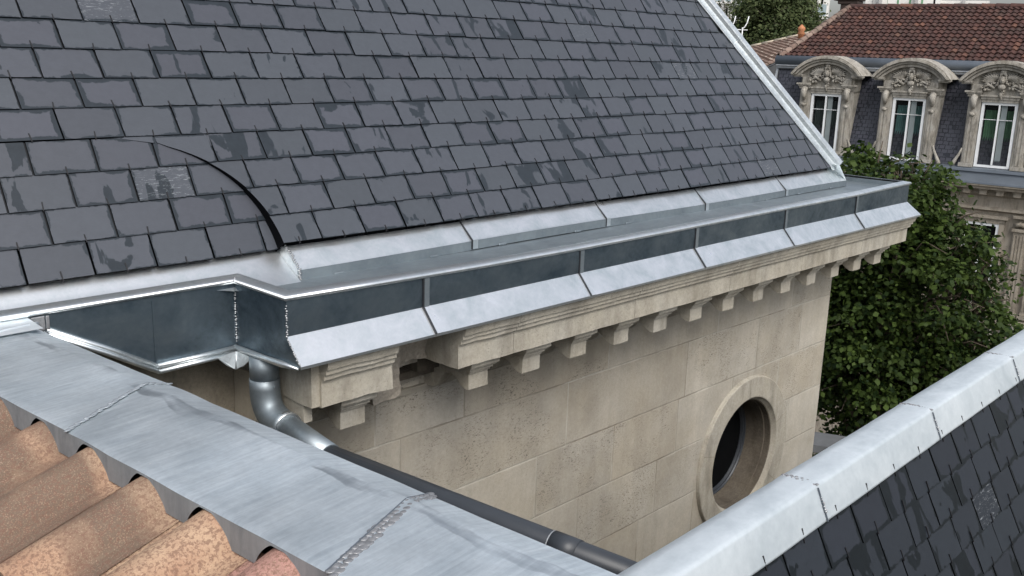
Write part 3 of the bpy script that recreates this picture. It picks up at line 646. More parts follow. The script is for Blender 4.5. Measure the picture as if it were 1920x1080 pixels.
def modillion(xl, w=.122):
    prof = [(3.0, -1.425), (3.0, -1.503), (3.025, -1.503), (3.055, -1.490), (3.085, -1.466), (3.12, -1.452), (3.155, -1.458), (3.185, -1.49), (3.21, -1.53), (3.24, -1.549), (3.275, -1.551), (WY, -1.54), (WY, -1.425)]
    mb = MB(); mb.extr([(0, y, z) for y, z in prof], (xl, 0, 0), (xl+w, 0, 0))
    o = mb.build('modillion', MAT['cornice'], ST); roughen(o, .0025, 11, .06)
    mb = MB(); mb.box2((xl-.028, 2.952, -1.385), (xl+w+.028, WY, -1.357)); mb.box2((xl-.022, 2.963, -1.395), (xl+w+.022, WY, -1.385)); mb.box2((xl-.012, 2.978, -1.412), (xl+w+.012, WY, -1.395)); mb.box2((xl-.004, 2.99, -1.425), (xl+w+.004, WY, -1.412))
    bevel(mb.build('cap', MAT['cornice'], o), .002)
for k in range(15):
    if k != 1: modillion(2.183+.3545*k)
# the ends of the return side
mb = MB(); mb.box2((2.0, 3.20, -1.44), (2.38, WY, -1.357)); mb.box2((2.76, 3.20, -1.44), (WXR+.1, WY, -1.357)); mb.box2((2.0, 3.235, -1.475), (WXR+.06, WY-.001, -1.44)); mb.box2((2.06, 2.96, -1.3565), (2.37, 3.19, -1.353)); mb.box2((2.77, 2.96, -1.3565), (WXR+.3, 3.19, -1.353)); mb.build('bed_moulding', MAT['soot_shade'], ST)  # dark stone and thin soffit sheets paint the shade under the cornice, with soot
mb = MB(); mb.box2((2.004, 2.935, -1.349), (2.05, 3.46, -1.15)); mb.box2((2.012, 3.0, -1.43), (2.05, 3.46, -1.34)); roughen(mb.build('cornice_return', MAT['cornice'], ST), .003, 8, .08)
mb = MB(); mb.box2((2.41, 3.085, -1.475), (2.565, 3.30, -1.13)); roughen(mb.build('broken_stone', MAT['broken'], ST), .016, 9, .03)
mb = MB(); mb.box2((2.386, 3.12, -1.345), (2.75, 3.30, -1.125)); roughen(mb.build('broken_stone', MAT['broken'], ST), .013, 11, .04)
mb = MB(); mb.box2((2.56, 3.22, -1.30), (2.75, 3.30, -1.245)); mb.box2((2.56, 3.19, -1.385), (2.75, 3.30, -1.33)); roughen(mb.build('bed_stone', MAT['cornice'], ST), .003, 9, .06)
# --- downpipe
DP = empty('downpipe', (2.0, 3.1, -1.6), 0, 'round downpipe bending under the zinc gutter step and running on dark across the courtyard', 'downpipe')
PX, PY = 1.930, 3.14
mb = MB(); mb.tube([(PX, PY, -1.170), (PX, PY, -1.27)], .056, 24); mb.build('outlet', MAT['zinc_wet_shade'], DP)
def bez(a, b, c, n): return [a*(1-t)**2+b*2*t*(1-t)+c*t*t for t in [i/n for i in range(n+1)]]
P1 = Vector((PX, PY, -1.425)); P2 = Vector((1.938, 3.0, -1.425)); P3 = Vector((1.923, 2.75, -1.452)); P4 = Vector((2.25, 1.183, -1.545))
mb = MB(); mb.tube([Vector((PX, PY, -1.26))]+bez(Vector((PX, PY, -1.30)), P1, P2, 12), .0585, 24); mb.blob((PX+.005, PY-.059, -1.285), .005); mb.build('elbow', MAT['zinc_wet_shade'], DP)
dd = (P3-P2).normalized()
mb = MB(); mb.tube([P2-dd*.02, P2+dd*.005], .058, 24); mb.build('collar', MAT['zinc'], DP)
mb = MB(); mb.tube([P2, P3.lerp(P4, .02)], .049, 24); mb.build('zinc_length', MAT['zinc_wet_shade'], DP)
mb = MB(); mb.tube([P3-dd*.01, P3.lerp(P4, .5), P4], .043, 24); dk = mb.build('dark_length', MAT['pvc'], DP)
d3 = (P4-P3).normalized(); mb = MB(); pc = P3.lerp(P4, .60); mb.tube([pc, pc+d3*.004], .0443, 24); mb.build('collar', MAT['zinc_pale'], dk)
mb = MB(); mb.tube([pc+d3*.006, pc+d3*.1], .0455, 24); mb.build('socket', MAT['pvc'], dk)
# ================================================================== NEAR CLAY-TILED ROOF WITH ITS ZINC CAPPING
CO = Vector((1.164, 3.224, 0)); CD = Vector((.07726721, -.99701042, 0)); CP = Vector((-.99701, -.07727, 0))
def cs(s, t, z): p = CO+CD*s+CP*t; return (p.x, p.y, z)
TR = empty('clay_tiled_roof', cs(1.5, 1.0, GZ), 0, 'roof of big orange clay roll tiles edged by a wide weathered zinc capping, nearest the viewer', 'roof')
S0, TP = .530, .2410
def tilez(s):
    x = ((s-S0)/TP+.5) % 1-.5
    return .060*math.cos(math.pi*x/.64)**.70 if abs(x) < .3199 else 0.
T17 = math.tan(rad(17)); TE = .366
mb = MB(); R = random.Random(12)
trand = {}
for col in range(-3, 16):
    for row in range(5):
        r = {0: .45, 1: .3, 2: .5, 3: .62, 4: .35, 5: .98}.get(col, R.random()); r = (r+.13*row) % 1 if row else r
        nS, nT = 40, 6; t0 = TE-.022 if row == 0 else TE+.33+.345*(row-1)-.05; t1 = TE+.33+.345*row
        b = len(mb.v); js = 0; jz = R.uniform(-.001, .001)
        for it in range(nT+1):
            t = t0+(t1-t0)*it/nT
            for i in range(nS+1):
                s = S0+TP*(col-.5+i/nS)+(.010 if i == nS else 0); z = -1.0055+tilez(s)-(t-TE)*T17-.012*row+.010*(it/nT) + jz + (.003 if i == nS else 0)
                mb.v.append(cs(s+js, t, z+.0012*mnoise.noise(Vector((s*9, t*9, col)))))
        for it in range(nT):
            for i in range(nS):
                a = b+it*(nS+1)+i; uu = lambda i, it: (i/nS*TP, (t0+(t1-t0)*it/nT)*1.0)
                mb.face((a, a+1, a+nS+2, a+nS+1), 0, True, [uu(i, it), uu(i+1, it), uu(i+1, it+1), uu(i, it+1)], (TP, .4, r))
        for i in range(nS):   # lower end thickness
            a = b+nT*(nS+1)+i; p, q = Vector(mb.v[a]), Vector(mb.v[a+1]); mb.poly([p, q, q-Vector((0, 0, .014)), p-Vector((0, 0, .014))], 0, [(0, 0)]*4, (TP, .4, r))
mb.build('clay_tiles', MAT['clay'], TR)
# capping: three welded lengths, each slightly dented
def capz(t):
    if t < .078: return -.950+.022*(t/.078)
    return -.928-.009*(t-.078)/.294
WELD = [(-.06, -.06, -.06), (.745, .745, .897), (1.773, 1.786, 1.878), (3.7, 3.7, 3.7)]
def sat(w, t):
    a, b, c = WELD[w]; return a+(b-a)*t/.078 if t < .078 else b+(c-b)*(t-.078)/.294
tl = [0, .02, .045, .07, .078, .086, .11, .15, .2, .25, .3, .345, .366, .372]
for w in range(3):
    mb = MB(); ns = 40; b = len(mb.v); nt = len(tl); info = []
    for i in range(ns+1):
        for t in tl:
            s = sat(w, t)+(sat(w+1, t)-sat(w, t))*i/ns
            z = capz(t)+.0055*mnoise.noise(Vector((s*2.6, t*4, 4)))*min(1, t/.05)+.0016*mnoise.noise(Vector((s*7, t*9, 1)))
            if w < 2:
                e = (ns-i)/ns; 
                if w == 0 and e < .25: z += .004*(1-e/.25)**2
            if w == 1 and i/ns < .2: z += .003*math.sin(i/ns/.2*math.pi)
            tw = t+.0025*mnoise.noise(Vector((s*3, 0, 8)))*(1 if t in (0, .372) else .4)
            if t == .372: z -= .004
            mb.v.append(cs(s, tw, z)); info.append((s, t))
    for i in range(ns):
        for k in range(nt-1):
            q = (b+i*nt+k, b+i*nt+k+1, b+(i+1)*nt+k+1, b+(i+1)*nt+k)
            mb.face(q, 0, True, [info[j-b] for j in q], (1, 1, .5))
    # outer drip edge
    for i in range(ns):
        q = [b+i*nt, b+(i+1)*nt]; p0, p1 = Vector(mb.v[q[0]]), Vector(mb.v[q[1]]); d = Vector((.004, 0, -.05))
        mb.poly([p0, p1, p1+d, p0+d], 0, [(info[q[0]-b][0], 0)]*4, (1, 1, .5))
    # scalloped upstand cut round the tiles
    m = 160; b2 = len(mb.v); ss = []
    for i in range(m+1):
        s = sat(w, .372)+(sat(w+1, .372)-sat(w, .372))*i/m
        x = ((s-S0)/TP+.5) % 1-.5
        lo = -1.0055+tilez(s+.008)+.002+.006*max(0, 1-abs(x+.1)/.30); lo = min(lo, -.9435)
        j = int(round(i/m*ns)); p = mb.v[b+j*nt+nt-1]; pz = capz(.372)-.004
        f = i/m*ns; j0 = min(int(f), ns-1); fr = f-j0; za = mb.v[b+j0*nt+nt-1][2]*(1-fr)+mb.v[b+(j0+1)*nt+nt-1][2]*fr
        mb.v.append(cs(s, .3725, za)); mb.v.append(cs(s, .374, min(lo, za-.002))); ss.append(s)
    for i in range(m):
        q = (b2+2*i, b2+2*i+2, b2+2*i+3, b2+2*i+1); mb.face(q, 1, False, [(ss[i], .37), (ss[i+1], .37), (ss[i+1], .37), (ss[i], .37)], (1, 1, .5))
    cap_ = mb.build('zinc_capping', [MAT['zinc_weather'], MAT['zinc_dull_shade']], TR)  # second slot darkens the upstand: dull dirt plus side shade in the colour
    if w == 1:
        mb = MB()
        for i in range(46):
            t = .0+.372*i/45; s = sat(2, t); p = Vector(cs(s, t, capz(t)+.0012)); zz = .0075*(1 if i % 2 else -1)
            p += CD*(zz+rng.uniform(-.003, .003)); k = rng.uniform(.8, 1.25); mb.blob(p, (.0125*k, .0085*k, .0019), 0, 9, 4)
        mb.build('weld', MAT['solder_old'], cap_)
        mb = MB()
        for i in range(30):
            t = .372*i/30; a, c = Vector(cs(sat(2, t)-.013, t, capz(t)+.0022)), Vector(cs(sat(2, t+.0124)-.013, t+.0124, capz(t+.0124)+.0022)); mb.beam(a, c, .003, .0025, (0, 0, 1))
        mb.build('weld_edge', MAT['zinc_far'], cap_)
    if w == 0:
        mb = MB()
        for i in range(60):
            t = .372*i/59; s = sat(1, t); p = Vector(cs(s, t, capz(t)+.004)); p += CD*rng.uniform(-.004, .004); mb.blob(p, (.010, .006, .0016), 0, 7, 4)
        mb.build('weld', MAT['weld_grey'], cap_)
# folded end against the gutter
mb = MB(); mb.poly([cs(-.05, -.0, -.936), cs(.06, .03, -.918), cs(.02, .37, -.925), cs(-.12, .37, -.905), cs(-.12, .02, -.905)])
mb.poly([cs(-.05, -.0, -.936), cs(-.12, .02, -.905), cs(-.12, .1, -.97), cs(-.05, .1, -.97)])
mb.tube([cs(-.05, 0, -.930), cs(.0, .05, -.914), cs(.012, .2, -.918), cs(.018, .37, -.921)], .006, 8)
mb.build('end_flashing', MAT['zinc_cap'], TR)
mb = MB()
for i in range(34):    # ragged mortar lumps showing below the outer edge
    s = rng.uniform(.1, .95); mb.blob(Vector(cs(s, -.004-rng.random()*.012, -.972-rng.random()*.012)), (.012*rng.uniform(.5, 1.2), .016*rng.uniform(.5, 1.2), .008), 0)
mb.build('mortar', MAT['broken'], TR)
mb = MB(); mb.poly([cs(-.08, .012, -.96), cs(3.7, .012, -.96), cs(3.7, .012, GZ), cs(-.08, .012, GZ)]); mb.poly([cs(3.7, .012, -.96), cs(3.7, 3, -1.9), cs(3.7, 3, GZ), cs(3.7, .012, GZ)])
mb.poly([cs(-.08, .012, -1.02), cs(3.7, .012, -1.02), cs(3.7, 2.2, -1.66), cs(-.5, 2.2, -1.66)])
mb.build('wall', MAT['render_wall'], TR)
# ================================================================== NEAR SLATE ROOF WITH PALE ZINC RIDGE CAP
RU = Vector((1, .0156, 0)).normalized(); RN = Vector((.0156, -1, 0)).normalized(); RO = Vector((0, 1.157, -1.150))
T65 = rad(65); VR = Vector((0, math.cos(T65), math.sin(T65))); NR = Vector((0, -math.sin(T65), math.cos(T65)))
SR = empty('slate_parapet_roof', (4, 1.1, GZ), 0, 'steep dark slate roof slope topped by a pale zinc ridge capping, in the right foreground', 'roof')
rj = [.75, 1.55, 2.39, 3.24, 4.11, 4.97, 5.85, 6.75]
def rpt(x, y, z): return RO+RU*x+RN*y+Vector((0, 0, z))
for i in range(len(rj)-1):
    mb = MB(); ns = 16; prof = [(-.012, -.05), (-.002, -.003), (0, 0), (.03, .006), (.07, .0085), (.098, .009), (.106, .005), (.109, -.002), (.1455, -.083), (.1465, -.088), (.138, -.092)]
    m = len(prof); b = 0
    for s in range(ns+1):
        x = rj[i]+(rj[i+1]-rj[i])*s/ns
        for k, (y, z) in enumerate(prof):
            w = .0022*mnoise.noise(Vector((x*4, y*22, 3))) if 1 < k < 10 else 0
            ef = min(s, ns-s)/ns; hump = .0022*max(0, 1-ef/.06) if 1 < k < 9 else 0
            mb.v.append(tuple(rpt(x, y, z+w+hump)))
    for s in range(ns):
        for k in range(m-1): mb.face((b+s*m+k, b+s*m+k+1, b+(s+1)*m+k+1, b+(s+1)*m+k), 0, k not in (1, 9))
    rc = mb.build('zinc_ridge_cap', MAT['zinc_parapet'], SR)
    if i:
        mb = MB(); x = rj[i]
        for q in range(14):
            y = .004+.102*q/13; mb.blob(rpt(x+rng.uniform(-.005, .005)+.006*(q % 2), y, .0030+.006*min(1, y/.04)), (.007, .006, .0022))
        mb.build('weld', MAT['solder_old'], rc)
        mb = MB(); A, B = rpt(x, .108, 0), rpt(x+.0, .147, -.087)
        mb.beam(A+NR*.0045, B+NR*.0045, .004, .003, NR); mb.build('seam_line', MAT['zinc_far'], rc)
        bead(A.lerp(B, .25)+NR*.006, A.lerp(B, .75)+NR*.006, 7, .0035, 'solder_bead', rc)
mb = MB(); OR_ = rpt(0, .143, -.094)-NR*.017
courses(mb, OR_, RU, VR, NR, .2025, .118, -16, 0, lambda v: .6, lambda v: 6.7, ph=2.4625, seed=31, top=-.001, hook_l=.03, length=2.1)
for k in range(-9, 22):
    u = 2.4625+.2025*k+rng.uniform(-.004, .004); p = OR_+RU*u
    if .8 < u < 6.6: mb.beam(p-VR*.010+NR*.019, p+VR*.030+RU*rng.uniform(-.006, .002)+NR*.025, .0036, .0034, NR, 2)
mb.build('slates', [MAT['slate_dark'], MAT['slate_edge'], MAT['hook']], SR)
mb = MB(); q = OR_-VR*2.0-NR*.02
mb.poly([OR_+RU*.6-NR*.02, OR_+RU*6.7-NR*.02, q+RU*6.7, q+RU*.6])
mb.poly([rpt(.6, .0, -.03), rpt(6.7, .0, -.03), rpt(6.7, 0, GZ+1.15), rpt(.6, 0, GZ+1.15)])
mb.poly([rpt(6.7, .0, -.01), rpt(6.7, .14, -.09), (q+RU*6.7), rpt(6.7, 1.0, GZ+1.15), rpt(6.7, 0, GZ+1.15)])
mb.build('wall', MAT['render_wall'], SR)
# ================================================================== TOWNHOUSE ACROSS THE STREET
FD = Vector((.1115029, -.99376411, 0)); FN = Vector((-.99376411, -.1115029, 0)); FO = Vector((30.435, 12.336, 0))
frz = math.atan2(FD.y, FD.x)
TM = Matrix(((FD.x, -FN.x, 0, FO.x), (FD.y, -FN.y, 0, FO.y), (0, 0, 1, 0), (0, 0, 0, 1)))    # local: x along, -y towards us, z up
TW = empty('townhouse', (FO.x, FO.y, GZ), frz, 'grand stone townhouse with mansard slates, carved arched dormers and a dark red tile roof', 'house')
def fpart(mb, name, mats, par=None, smooth=None):
    """points were given as (u, w, z): u along the front, w out towards the street"""
    mb.v = [tuple(FO+FD*p[0]+FN*p[1]+Vector((0, 0, p[2]))) for p in mb.v]
    return mb.build(name, mats, par or TW)
UL, URR = -4.62, 9.5
MB0 = Vector((0, -.05, -3.02)); MV = Vector((0, -.30, 1.0)).normalized(); MN = Vector((0, 1.0, .30)).normalized()
mb = MB()
courses(mb, MB0, Vector((1, 0, 0)), MV, MN, .175, .125, 0, 23, lambda v: UL+.05, lambda v: URR, seed=51, hooks=False, lift=.016, th=.009, jit=.006, gap=.007)
fpart(mb, 'mansard_slates', [MAT['slate_old'], MAT['slate_edge'], MAT['hook']])
mb = MB(); mb.poly([(UL, -.07, -3.0), (URR, -.07, -3.0), (URR, -.92, -.2), (UL, -.92, -.2)]); mb.poly([(UL, -.05, -3.0), (UL, -.9, -.2), (UL, -7, -.2), (UL, -7, -3.0)]); fpart(mb, 'mansard_deck', MAT['slate_edge'])
mb = MB(); mb.beam((UL, -.03, -3.0), (UL, -.86, -.25), .09, .07, (1, 0, 0)); fpart(mb, 'edge_roll', MAT['zinc_pale'])
RZ = -.045
mb = MB(); mb.tube([(UL-.05, -.78, RZ), (URR, -.78, RZ)], .155, 20); zr_ = fpart(mb, 'zinc_roll', MAT['zinc_far'])
mb = MB(); mb.sweep([(URR, -.80), (UL-.02, -.80)][::-1], [(-.02, -.17), (.10, -.19), (.12, -.225), (.06, -.24), (.06, -.30), (.02, -.33), (-.02, -.33)]); 
mb.v = [(p[0], -.80+(-.80-p[1]), p[2]) for p in mb.v]; fpart(mb, 'roll_moulding', MAT['zinc_pale'])
# red tile roof
c30 = rad(29); A = Vector((0, -.86, .07)); RVv = Vector((0, -math.cos(c30), math.sin(c30))); RNn = Vector((0, math.sin(c30), math.cos(c30)))
def on_roof(px):
    r = ray(px); o = FO+FN*A.y+Vector((0, 0, A.z)); n = FN*RNn.y+Vector((0, 0, RNn.z)); t = n.dot(o)/n.dot(r); P = r*t-o; return P.dot(FD), P.dot(FN*RVv.y+Vector((0, 0, RVv.z)))
ridge_v = on_roof((1760, 13.5))[1]; hu, hv_ = on_roof((1596, 12)); hl0 = on_roof((1472, 98))[0]
NRW = 15; eR = ridge_v/NRW
def hipu(v): return hl0+(hu-hl0)*v/ridge_v
mb = MB(); R = random.Random(77); TWd = .185
for row in range(NRW):
    k0 = int(hipu(row*eR)/TWd)-1
    for k in range(k0, int(URR/TWd)):
        rn = R.random(); b = len(mb.v); nn = 5
        ju = R.uniform(-.012, .012); jn = R.uniform(-.006, .010)
        for it, v in ((0, row*eR), (1, (row+1)*eR+.03)):
            for i in range(nn+1):
                u = max(k*TWd+TWd*1.04*i/nn+ju, hipu(v)); w = .045*math.sin(math.pi*min(1, i/nn*1.35))**1.0 if i/nn < .74 else 0
                mb.v.append(tuple(A+Vector((u, 0, 0))+RVv*v+RNn*(w+(.05 if it == 0 else .0)+jn)))
        for i in range(nn): mb.face((b+i, b+i+1, b+nn+2+i, b+nn+1+i), 0, False, [(0, 0)]*4, (TWd, eR, rn))
        for i in range(nn):
            p, q = Vector(mb.v[b+i]), Vector(mb.v[b+i+1]); mb.poly([p-RNn*.035, q-RNn*.035, q, p], 0, [(0, 0)]*4, (TWd, eR, rn))
fpart(mb, 'tile_roof', MAT['red'])
mb = MB(); P0 = A+RNn*-.01
mb.poly([P0+Vector((hl0, 0, 0)), P0+Vector((URR, 0, 0)), P0+Vector((URR, 0, 0))+RVv*ridge_v, P0+Vector((hu, 0, 0))+RVv*ridge_v])
tp_ = P0+RVv*ridge_v
mb.poly([P0+Vector((hl0, 0, 0)), tp_+Vector((hu, 0, 0)), (hl0-.1, tp_.y*2-A.y, A.z)]); mb.poly([tp_+Vector((hu, 0, 0)), tp_+Vector((URR, 0, 0)), (URR, tp_.y*2-A.y, A.z), (hl0, tp_.y*2-A.y, A.z)])
fpart(mb, 'roof_deck', MAT['chimney'])
mb = MB()
def capline(a, b, n):
    for i in range(n):
        p, q = a.lerp(b, i/n), a.lerp(b, (i+1.12)/n); r = R.random()
        d = (q-p).normalized(); 
        base = len(mb.v); sd = d.cross(Vector((0, 0, 1))).normalized(); upv = sd.cross(d)
        for e, pt in ((1.15, p), (.95, q)):
            for j in range(7):
                an = math.pi*j/6; mb.v.append(tuple(pt+sd*math.cos(an)*.11*e+upv*(math.sin(an)*.10*e+.02)))
        for j in range(6): mb.face((base+j, base+j+1, base+8+j, base+7+j), 0, True, [(0, 0)]*4, (1, 1, r))
capline(A+Vector((hl0-.02, .1, -.02)), tp_+Vector((hu, 0, 0)), 14); fpart(mb, 'hip_tiles', MAT['canal'])
mb = MB(); capline(tp_+Vector((hu, 0, 0)), tp_+Vector((URR, 0, .0)), 30); fpart(mb, 'ridge_tiles', MAT['red'])
# dormers
def arc_pts(u0, hw, z0, h, n=22):
    Rr = (hw*hw+h*h)/(2*h); a = math.asin(hw/Rr); return [(u0+Rr*math.sin(-a+2*a*i/n), z0-(Rr-h)+Rr*math.cos(-a+2*a*i/n)) for i in range(n+1)]
def dormer(uc, cur='curtain'):
    D = empty('dormer', FO+FD*uc+Vector((0, 0, -3.0))); adopt(D, TW); 
    st = MAT['far_stone']
    # body behind and zinc cheeks
    mb = MB(); mb.box2((uc-.86, -1.0, -2.98), (uc-.52, -.02, -.95)); mb.box2((uc+.52, -1.0, -2.98), (uc+.86, -.02, -.95)); mb.box2((uc-.86, -1.0, -1.02), (uc+.86, -.02, -.50)); fpart(mb, 'body', st, D)
    # arched hood, stepped mouldings
    mb = MB()
    lv = [(1.17, .60, .26, -.46), (1.125, .56, .30, -.47), (1.07, .515, .20, -.475), (1.045, .50, .23, -.48), (.98, .45, .13, -.48), (.95, .43, .16, -.48)]
    for i, (hw, h, w1, zb) in enumerate(lv):
        a = arc_pts(uc, hw, zb, h); nxt = lv[i+1] if i+1 < len(lv) else (.86, .36, .10, -.48); c = arc_pts(uc, nxt[0], nxt[3], nxt[1])
        for k in range(len(a)-1):
            mb.poly([(a[k][0], w1, a[k][1]), (a[k+1][0], w1, a[k+1][1]), (c[k+1][0], w1, c[k+1][1]), (c[k][0], w1, c[k][1])])
            w2 = nxt[2] if i+1 < len(lv) else -.02; mb.poly([(c[k][0], w1, c[k][1]), (c[k+1][0], w1, c[k+1][1]), (c[k+1][0], w2, c[k+1][1]), (c[k][0], w2, c[k][1])])
            if i == 0: mb.poly([(a[k][0], -1.0, a[k][1]), (a[k+1][0], -1.0, a[k+1][1]), (a[k+1][0], w1, a[k+1][1]), (a[k][0], w1, a[k][1])])
    for s in (-1, 1):
        mb.box2((uc+s*1.17, .0, -.52), (uc+s*.80, .17, -.46)); mb.box2((uc+s*1.10, -.1, -.56), (uc+s*.80, .12, -.52))
    fpart(mb, 'arched_hood', st, D)
    # tympanum and carving
    mb = MB(); a = arc_pts(uc, .87, -.48, .37); mb.poly([(p[0], -.01, p[1]) for p in a]); mb.box2((uc-.86, -.03, -.62), (uc+.86, -.012, -.478)); fpart(mb, 'tympanum', st, D)
    mb = MB(); rr = random.Random(5)
    for s in (-1, 1):
        for k in range(9):     # fan of leaves
            an = rad(8+k*10); L = .62-.03*k; c = Vector((uc+s*.14, .03, -.50)); d = Vector((s*math.cos(an), 0, math.sin(an)*.72)); e = c+d*L*(.95 if k > 1 else .8)
            mb.tube([c+d*.1, c+d*L*.6+Vector((0, .045, 0)), e], [.018, .036, .008], 6)
        for k in range(16): mb.blob((uc+s*rr.uniform(.15, .55), rr.uniform(.03, .08), rr.uniform(-.72, -.50)), (.05*rr.uniform(.5, 1.1), .05, .045*rr.uniform(.5, 1.2)), 0, 7, 5)
        mb.tube([(uc+s*.2, .05, -.66), (uc+s*.36, .08, -.56), (uc+s*.5, .06, -.62), (uc+s*.45, .06, -.7), (uc+s*.37, .06, -.66)], [.04, .045, .04, .03, .015], 7)
    # mask: head with brow, nose, chin and a crest; pendant below
    mb.blob((uc, .10, -.42), (.085, .09, .12), 0, 12, 8); mb.blob((uc, .175, -.43), (.022, .03, .04), 0, 6, 4)
    for s in (-1, 1):
        mb.blob((uc+s*.035, .16, -.385), (.03, .02, .012), 0, 6, 4)
        for k in range(4): mb.blob((uc+s*(.08+.012*k), .09, -.34-.055*k), (.035, .05, .035), 0, 6, 5)
    for k in range(5): mb.blob((uc+.035*(k-2), .08, -.27+.03*(2-abs(k-2))), (.035, .05, .06), 0, 6, 5)
    mb.blob((uc, .08, -.18), (.10, .06, .05), 0, 8, 5)
    for k in range(12): mb.blob((uc+rr.uniform(-.14, .14)*(1-k/16), .07, -.56-.035*k), (.05*(1-k/18), .055, .04), 0, 7, 5)
    mb.blob((uc, .09, -.62), (.11, .07, .09), 0, 9, 6); mb.blob((uc, .09, -.85), (.06, .05, .08), 0, 8, 5)
    fpart(mb, 'carving', st, D)
    # entablature blocks with flutes, lintel
    mb = MB()
    for s in (-1, 1):
        mb.box2((uc+s*.80, -.02, -.74), (uc+s*.52, .075, -.56))
        for k in range(3): mb.box((uc+s*(.60+.06*k), .08, -.64), (.025, .02, .11))
        mb.box2((uc+s*.98, -.02, -.80), (uc+s*.50, .12, -.745)); mb.box2((uc+s*.93, -.02, -.85), (uc+s*.52, .085, -.80)); mb.box2((uc+s*.90, -.02, -.92), (uc+s*.54, .05, -.85))
    mb.box2((uc-.52, -.02, -.98), (uc+.52, .05, -.90)); mb.box2((uc-.54, -.02, -.90), (uc+.54, .09, -.855)); mb.box2((uc-.50, -.05, -1.06), (uc+.50, .02, -.98))
    fpart(mb, 'entablature', st, D)
    for s in (-1, 1):
        mb = MB()
        mb.box2((uc+s*.86, -.05, -2.98), (uc+s*.51, .0, -.92)); mb.box2((uc+s*.82, 0, -2.90), (uc+s*.585, .045, -1.40))
        for k in range(2): mb.box2((uc+s*(.64+.09*k), .045, -2.85), (uc+s*(.685+.09*k), .062, -1.45))
        mb.box2((uc+s*.80, 0, -1.42), (uc+s*.60, .06, -1.36))
        mb.tube([(uc+s*.70, .05, -.92), (uc+s*.70, .15, -1.0), (uc+s*.70, .10, -1.16), (uc+s*.70, .055, -1.28)], [.10, .10, .075, .04], 9); mb.blob((uc+s*.70, .12, -1.01), (.095, .07, .09), 0, 9, 6)
        mb.blob((uc+s*.70, .07, -1.44), (.085, .05, .055), 0, 8, 5)
        mb.box2((uc+s*.90, -.05, -2.99), (uc+s*.52, .08, -2.88))
        mb.tube([(uc+s*.86, .0, -2.45), (uc+s*.92, .0, -2.62), (uc+s*1.04, .0, -2.86), (uc+s*1.08, .0, -2.98)], [.03, .035, .055, .07], 8)
        fpart(mb, 'pilaster', st, D)
    # white two-leaf window
    W = [(-.49, .49)]
    mb = MB()
    for x0, x1, z0, z1, y0, y1 in ((-.49, -.41, -2.97, -1.06, -.12, -.03), (.41, .49, -2.97, -1.06, -.12, -.03), (-.41, .41, -1.14, -1.06, -.12, -.03), (-.42, .42, -2.97, -2.90, -.12, -.03), (-.022, .022, -2.89, -1.14, -.12, -.02)):
        mb.box2((uc+x0, y0, z0), (uc+x1, y1, z1))
    fpart(mb, 'window_frame', MAT['white'], D)
    for s in (-1, 1):
        mb = MB(); mb.box2((uc+s*.41, -.085, -1.575), (uc+s*.022, -.07, -1.56)); fpart(mb, 'glazing_bar', MAT['white'], D)
        mb = MB(); mb.poly([(uc+s*.41, -.075, -2.89), (uc+s*.022, -.075, -2.89), (uc+s*.022, -.075, -1.14), (uc+s*.41, -.075, -1.14)]); fpart(mb, 'pane', MAT['glass'], D)
    mb = MB(); mb.box2((uc+.045, -.13, -2.89), (uc+.20, -.11, -1.14)); fpart(mb, 'blind', MAT['blind'], D)
    mb = MB(); n = 40
    for k in range(n):
        u0, u1 = uc-.41+.82*k/n, uc-.41+.82*(k+1)/n; y0, y1 = -.30+.025*math.sin(k*1.9), -.30+.025*math.sin((k+1)*1.9); mb.poly([(u0, y0, -2.89), (u1, y1, -2.89), (u1, y1, -1.30), (u0, y0, -1.30)])
    fpart(mb, 'curtain', MAT[cur], D)
    mb = MB(); mb.poly([(uc-.5, -.42, -2.95), (uc+.5, -.42, -2.95), (uc+.5, -.42, -1.0), (uc-.5, -.42, -1.0)]); fpart(mb, 'room', MAT['dark'], D)
for uc, cur in ((-2.56, 'curtain_dark'), (.055, 'curtain_teal'), (2.62, 'curtain'), (5.2, 'curtain_dark')): dormer(uc, cur)
# zinc ledge, cornice, wall below
mb = MB()
def wsweep(prof, name, mat, uu=(UL-.1, URR)):
    mb = MB(); n = len(prof)
    for u in uu: mb.v.extend([(u, w, z) for w, z in prof])
    for k in range(n-1): mb.face((k, k+1, n+k+1, n+k))
    mb.face(range(n)); return fpart(mb, name, mat)
wsweep([(-.12, -2.97), (.14, -3.02), (.16, -3.10), (.10, -3.11), (.12, -3.16), (.55, -3.36), (.56, -3.41)], 'zinc_ledge', MAT['zinc_far'])
wsweep([(.54, -3.41), (.54, -3.46), (.48, -3.50), (.46, -3.56), (.10, -3.58)], 'crown_cornice', MAT['far_wall'])
for k in range(26):
    u = UL+.2+.46*k; mb = MB(); mb.box2((u, .02, -3.73), (u+.2, .34, -3.58)); mb.box2((u-.02, .02, -3.61), (u+.22, .37, -3.575)); fpart(mb, 'dentil', MAT['far_wall'])
wsweep([(.14, -3.58), (.14, -3.74), (.10, -3.78), (.03, -3.80), (.03, -4.10), (.12, -4.13), (.14, -4.20), (.05, -4.24), (.0, -4.26)], 'frieze', MAT['far_wall'])
mb = MB(); wall_blocks(mb, lambda u, z: (u, 0, z), [-4.2]+[-4.2-.42*i for i in range(1, 21)]+[GZ], UL, URR, {}, 21); mb.poly([(UL, 0, -3), (UL, -7, -3), (UL, -7, GZ), (UL, 0, GZ)], 0, [(.2, .2)]*4, (9, 9, .3))
fpart(mb, 'wall', MAT['far_wall'])
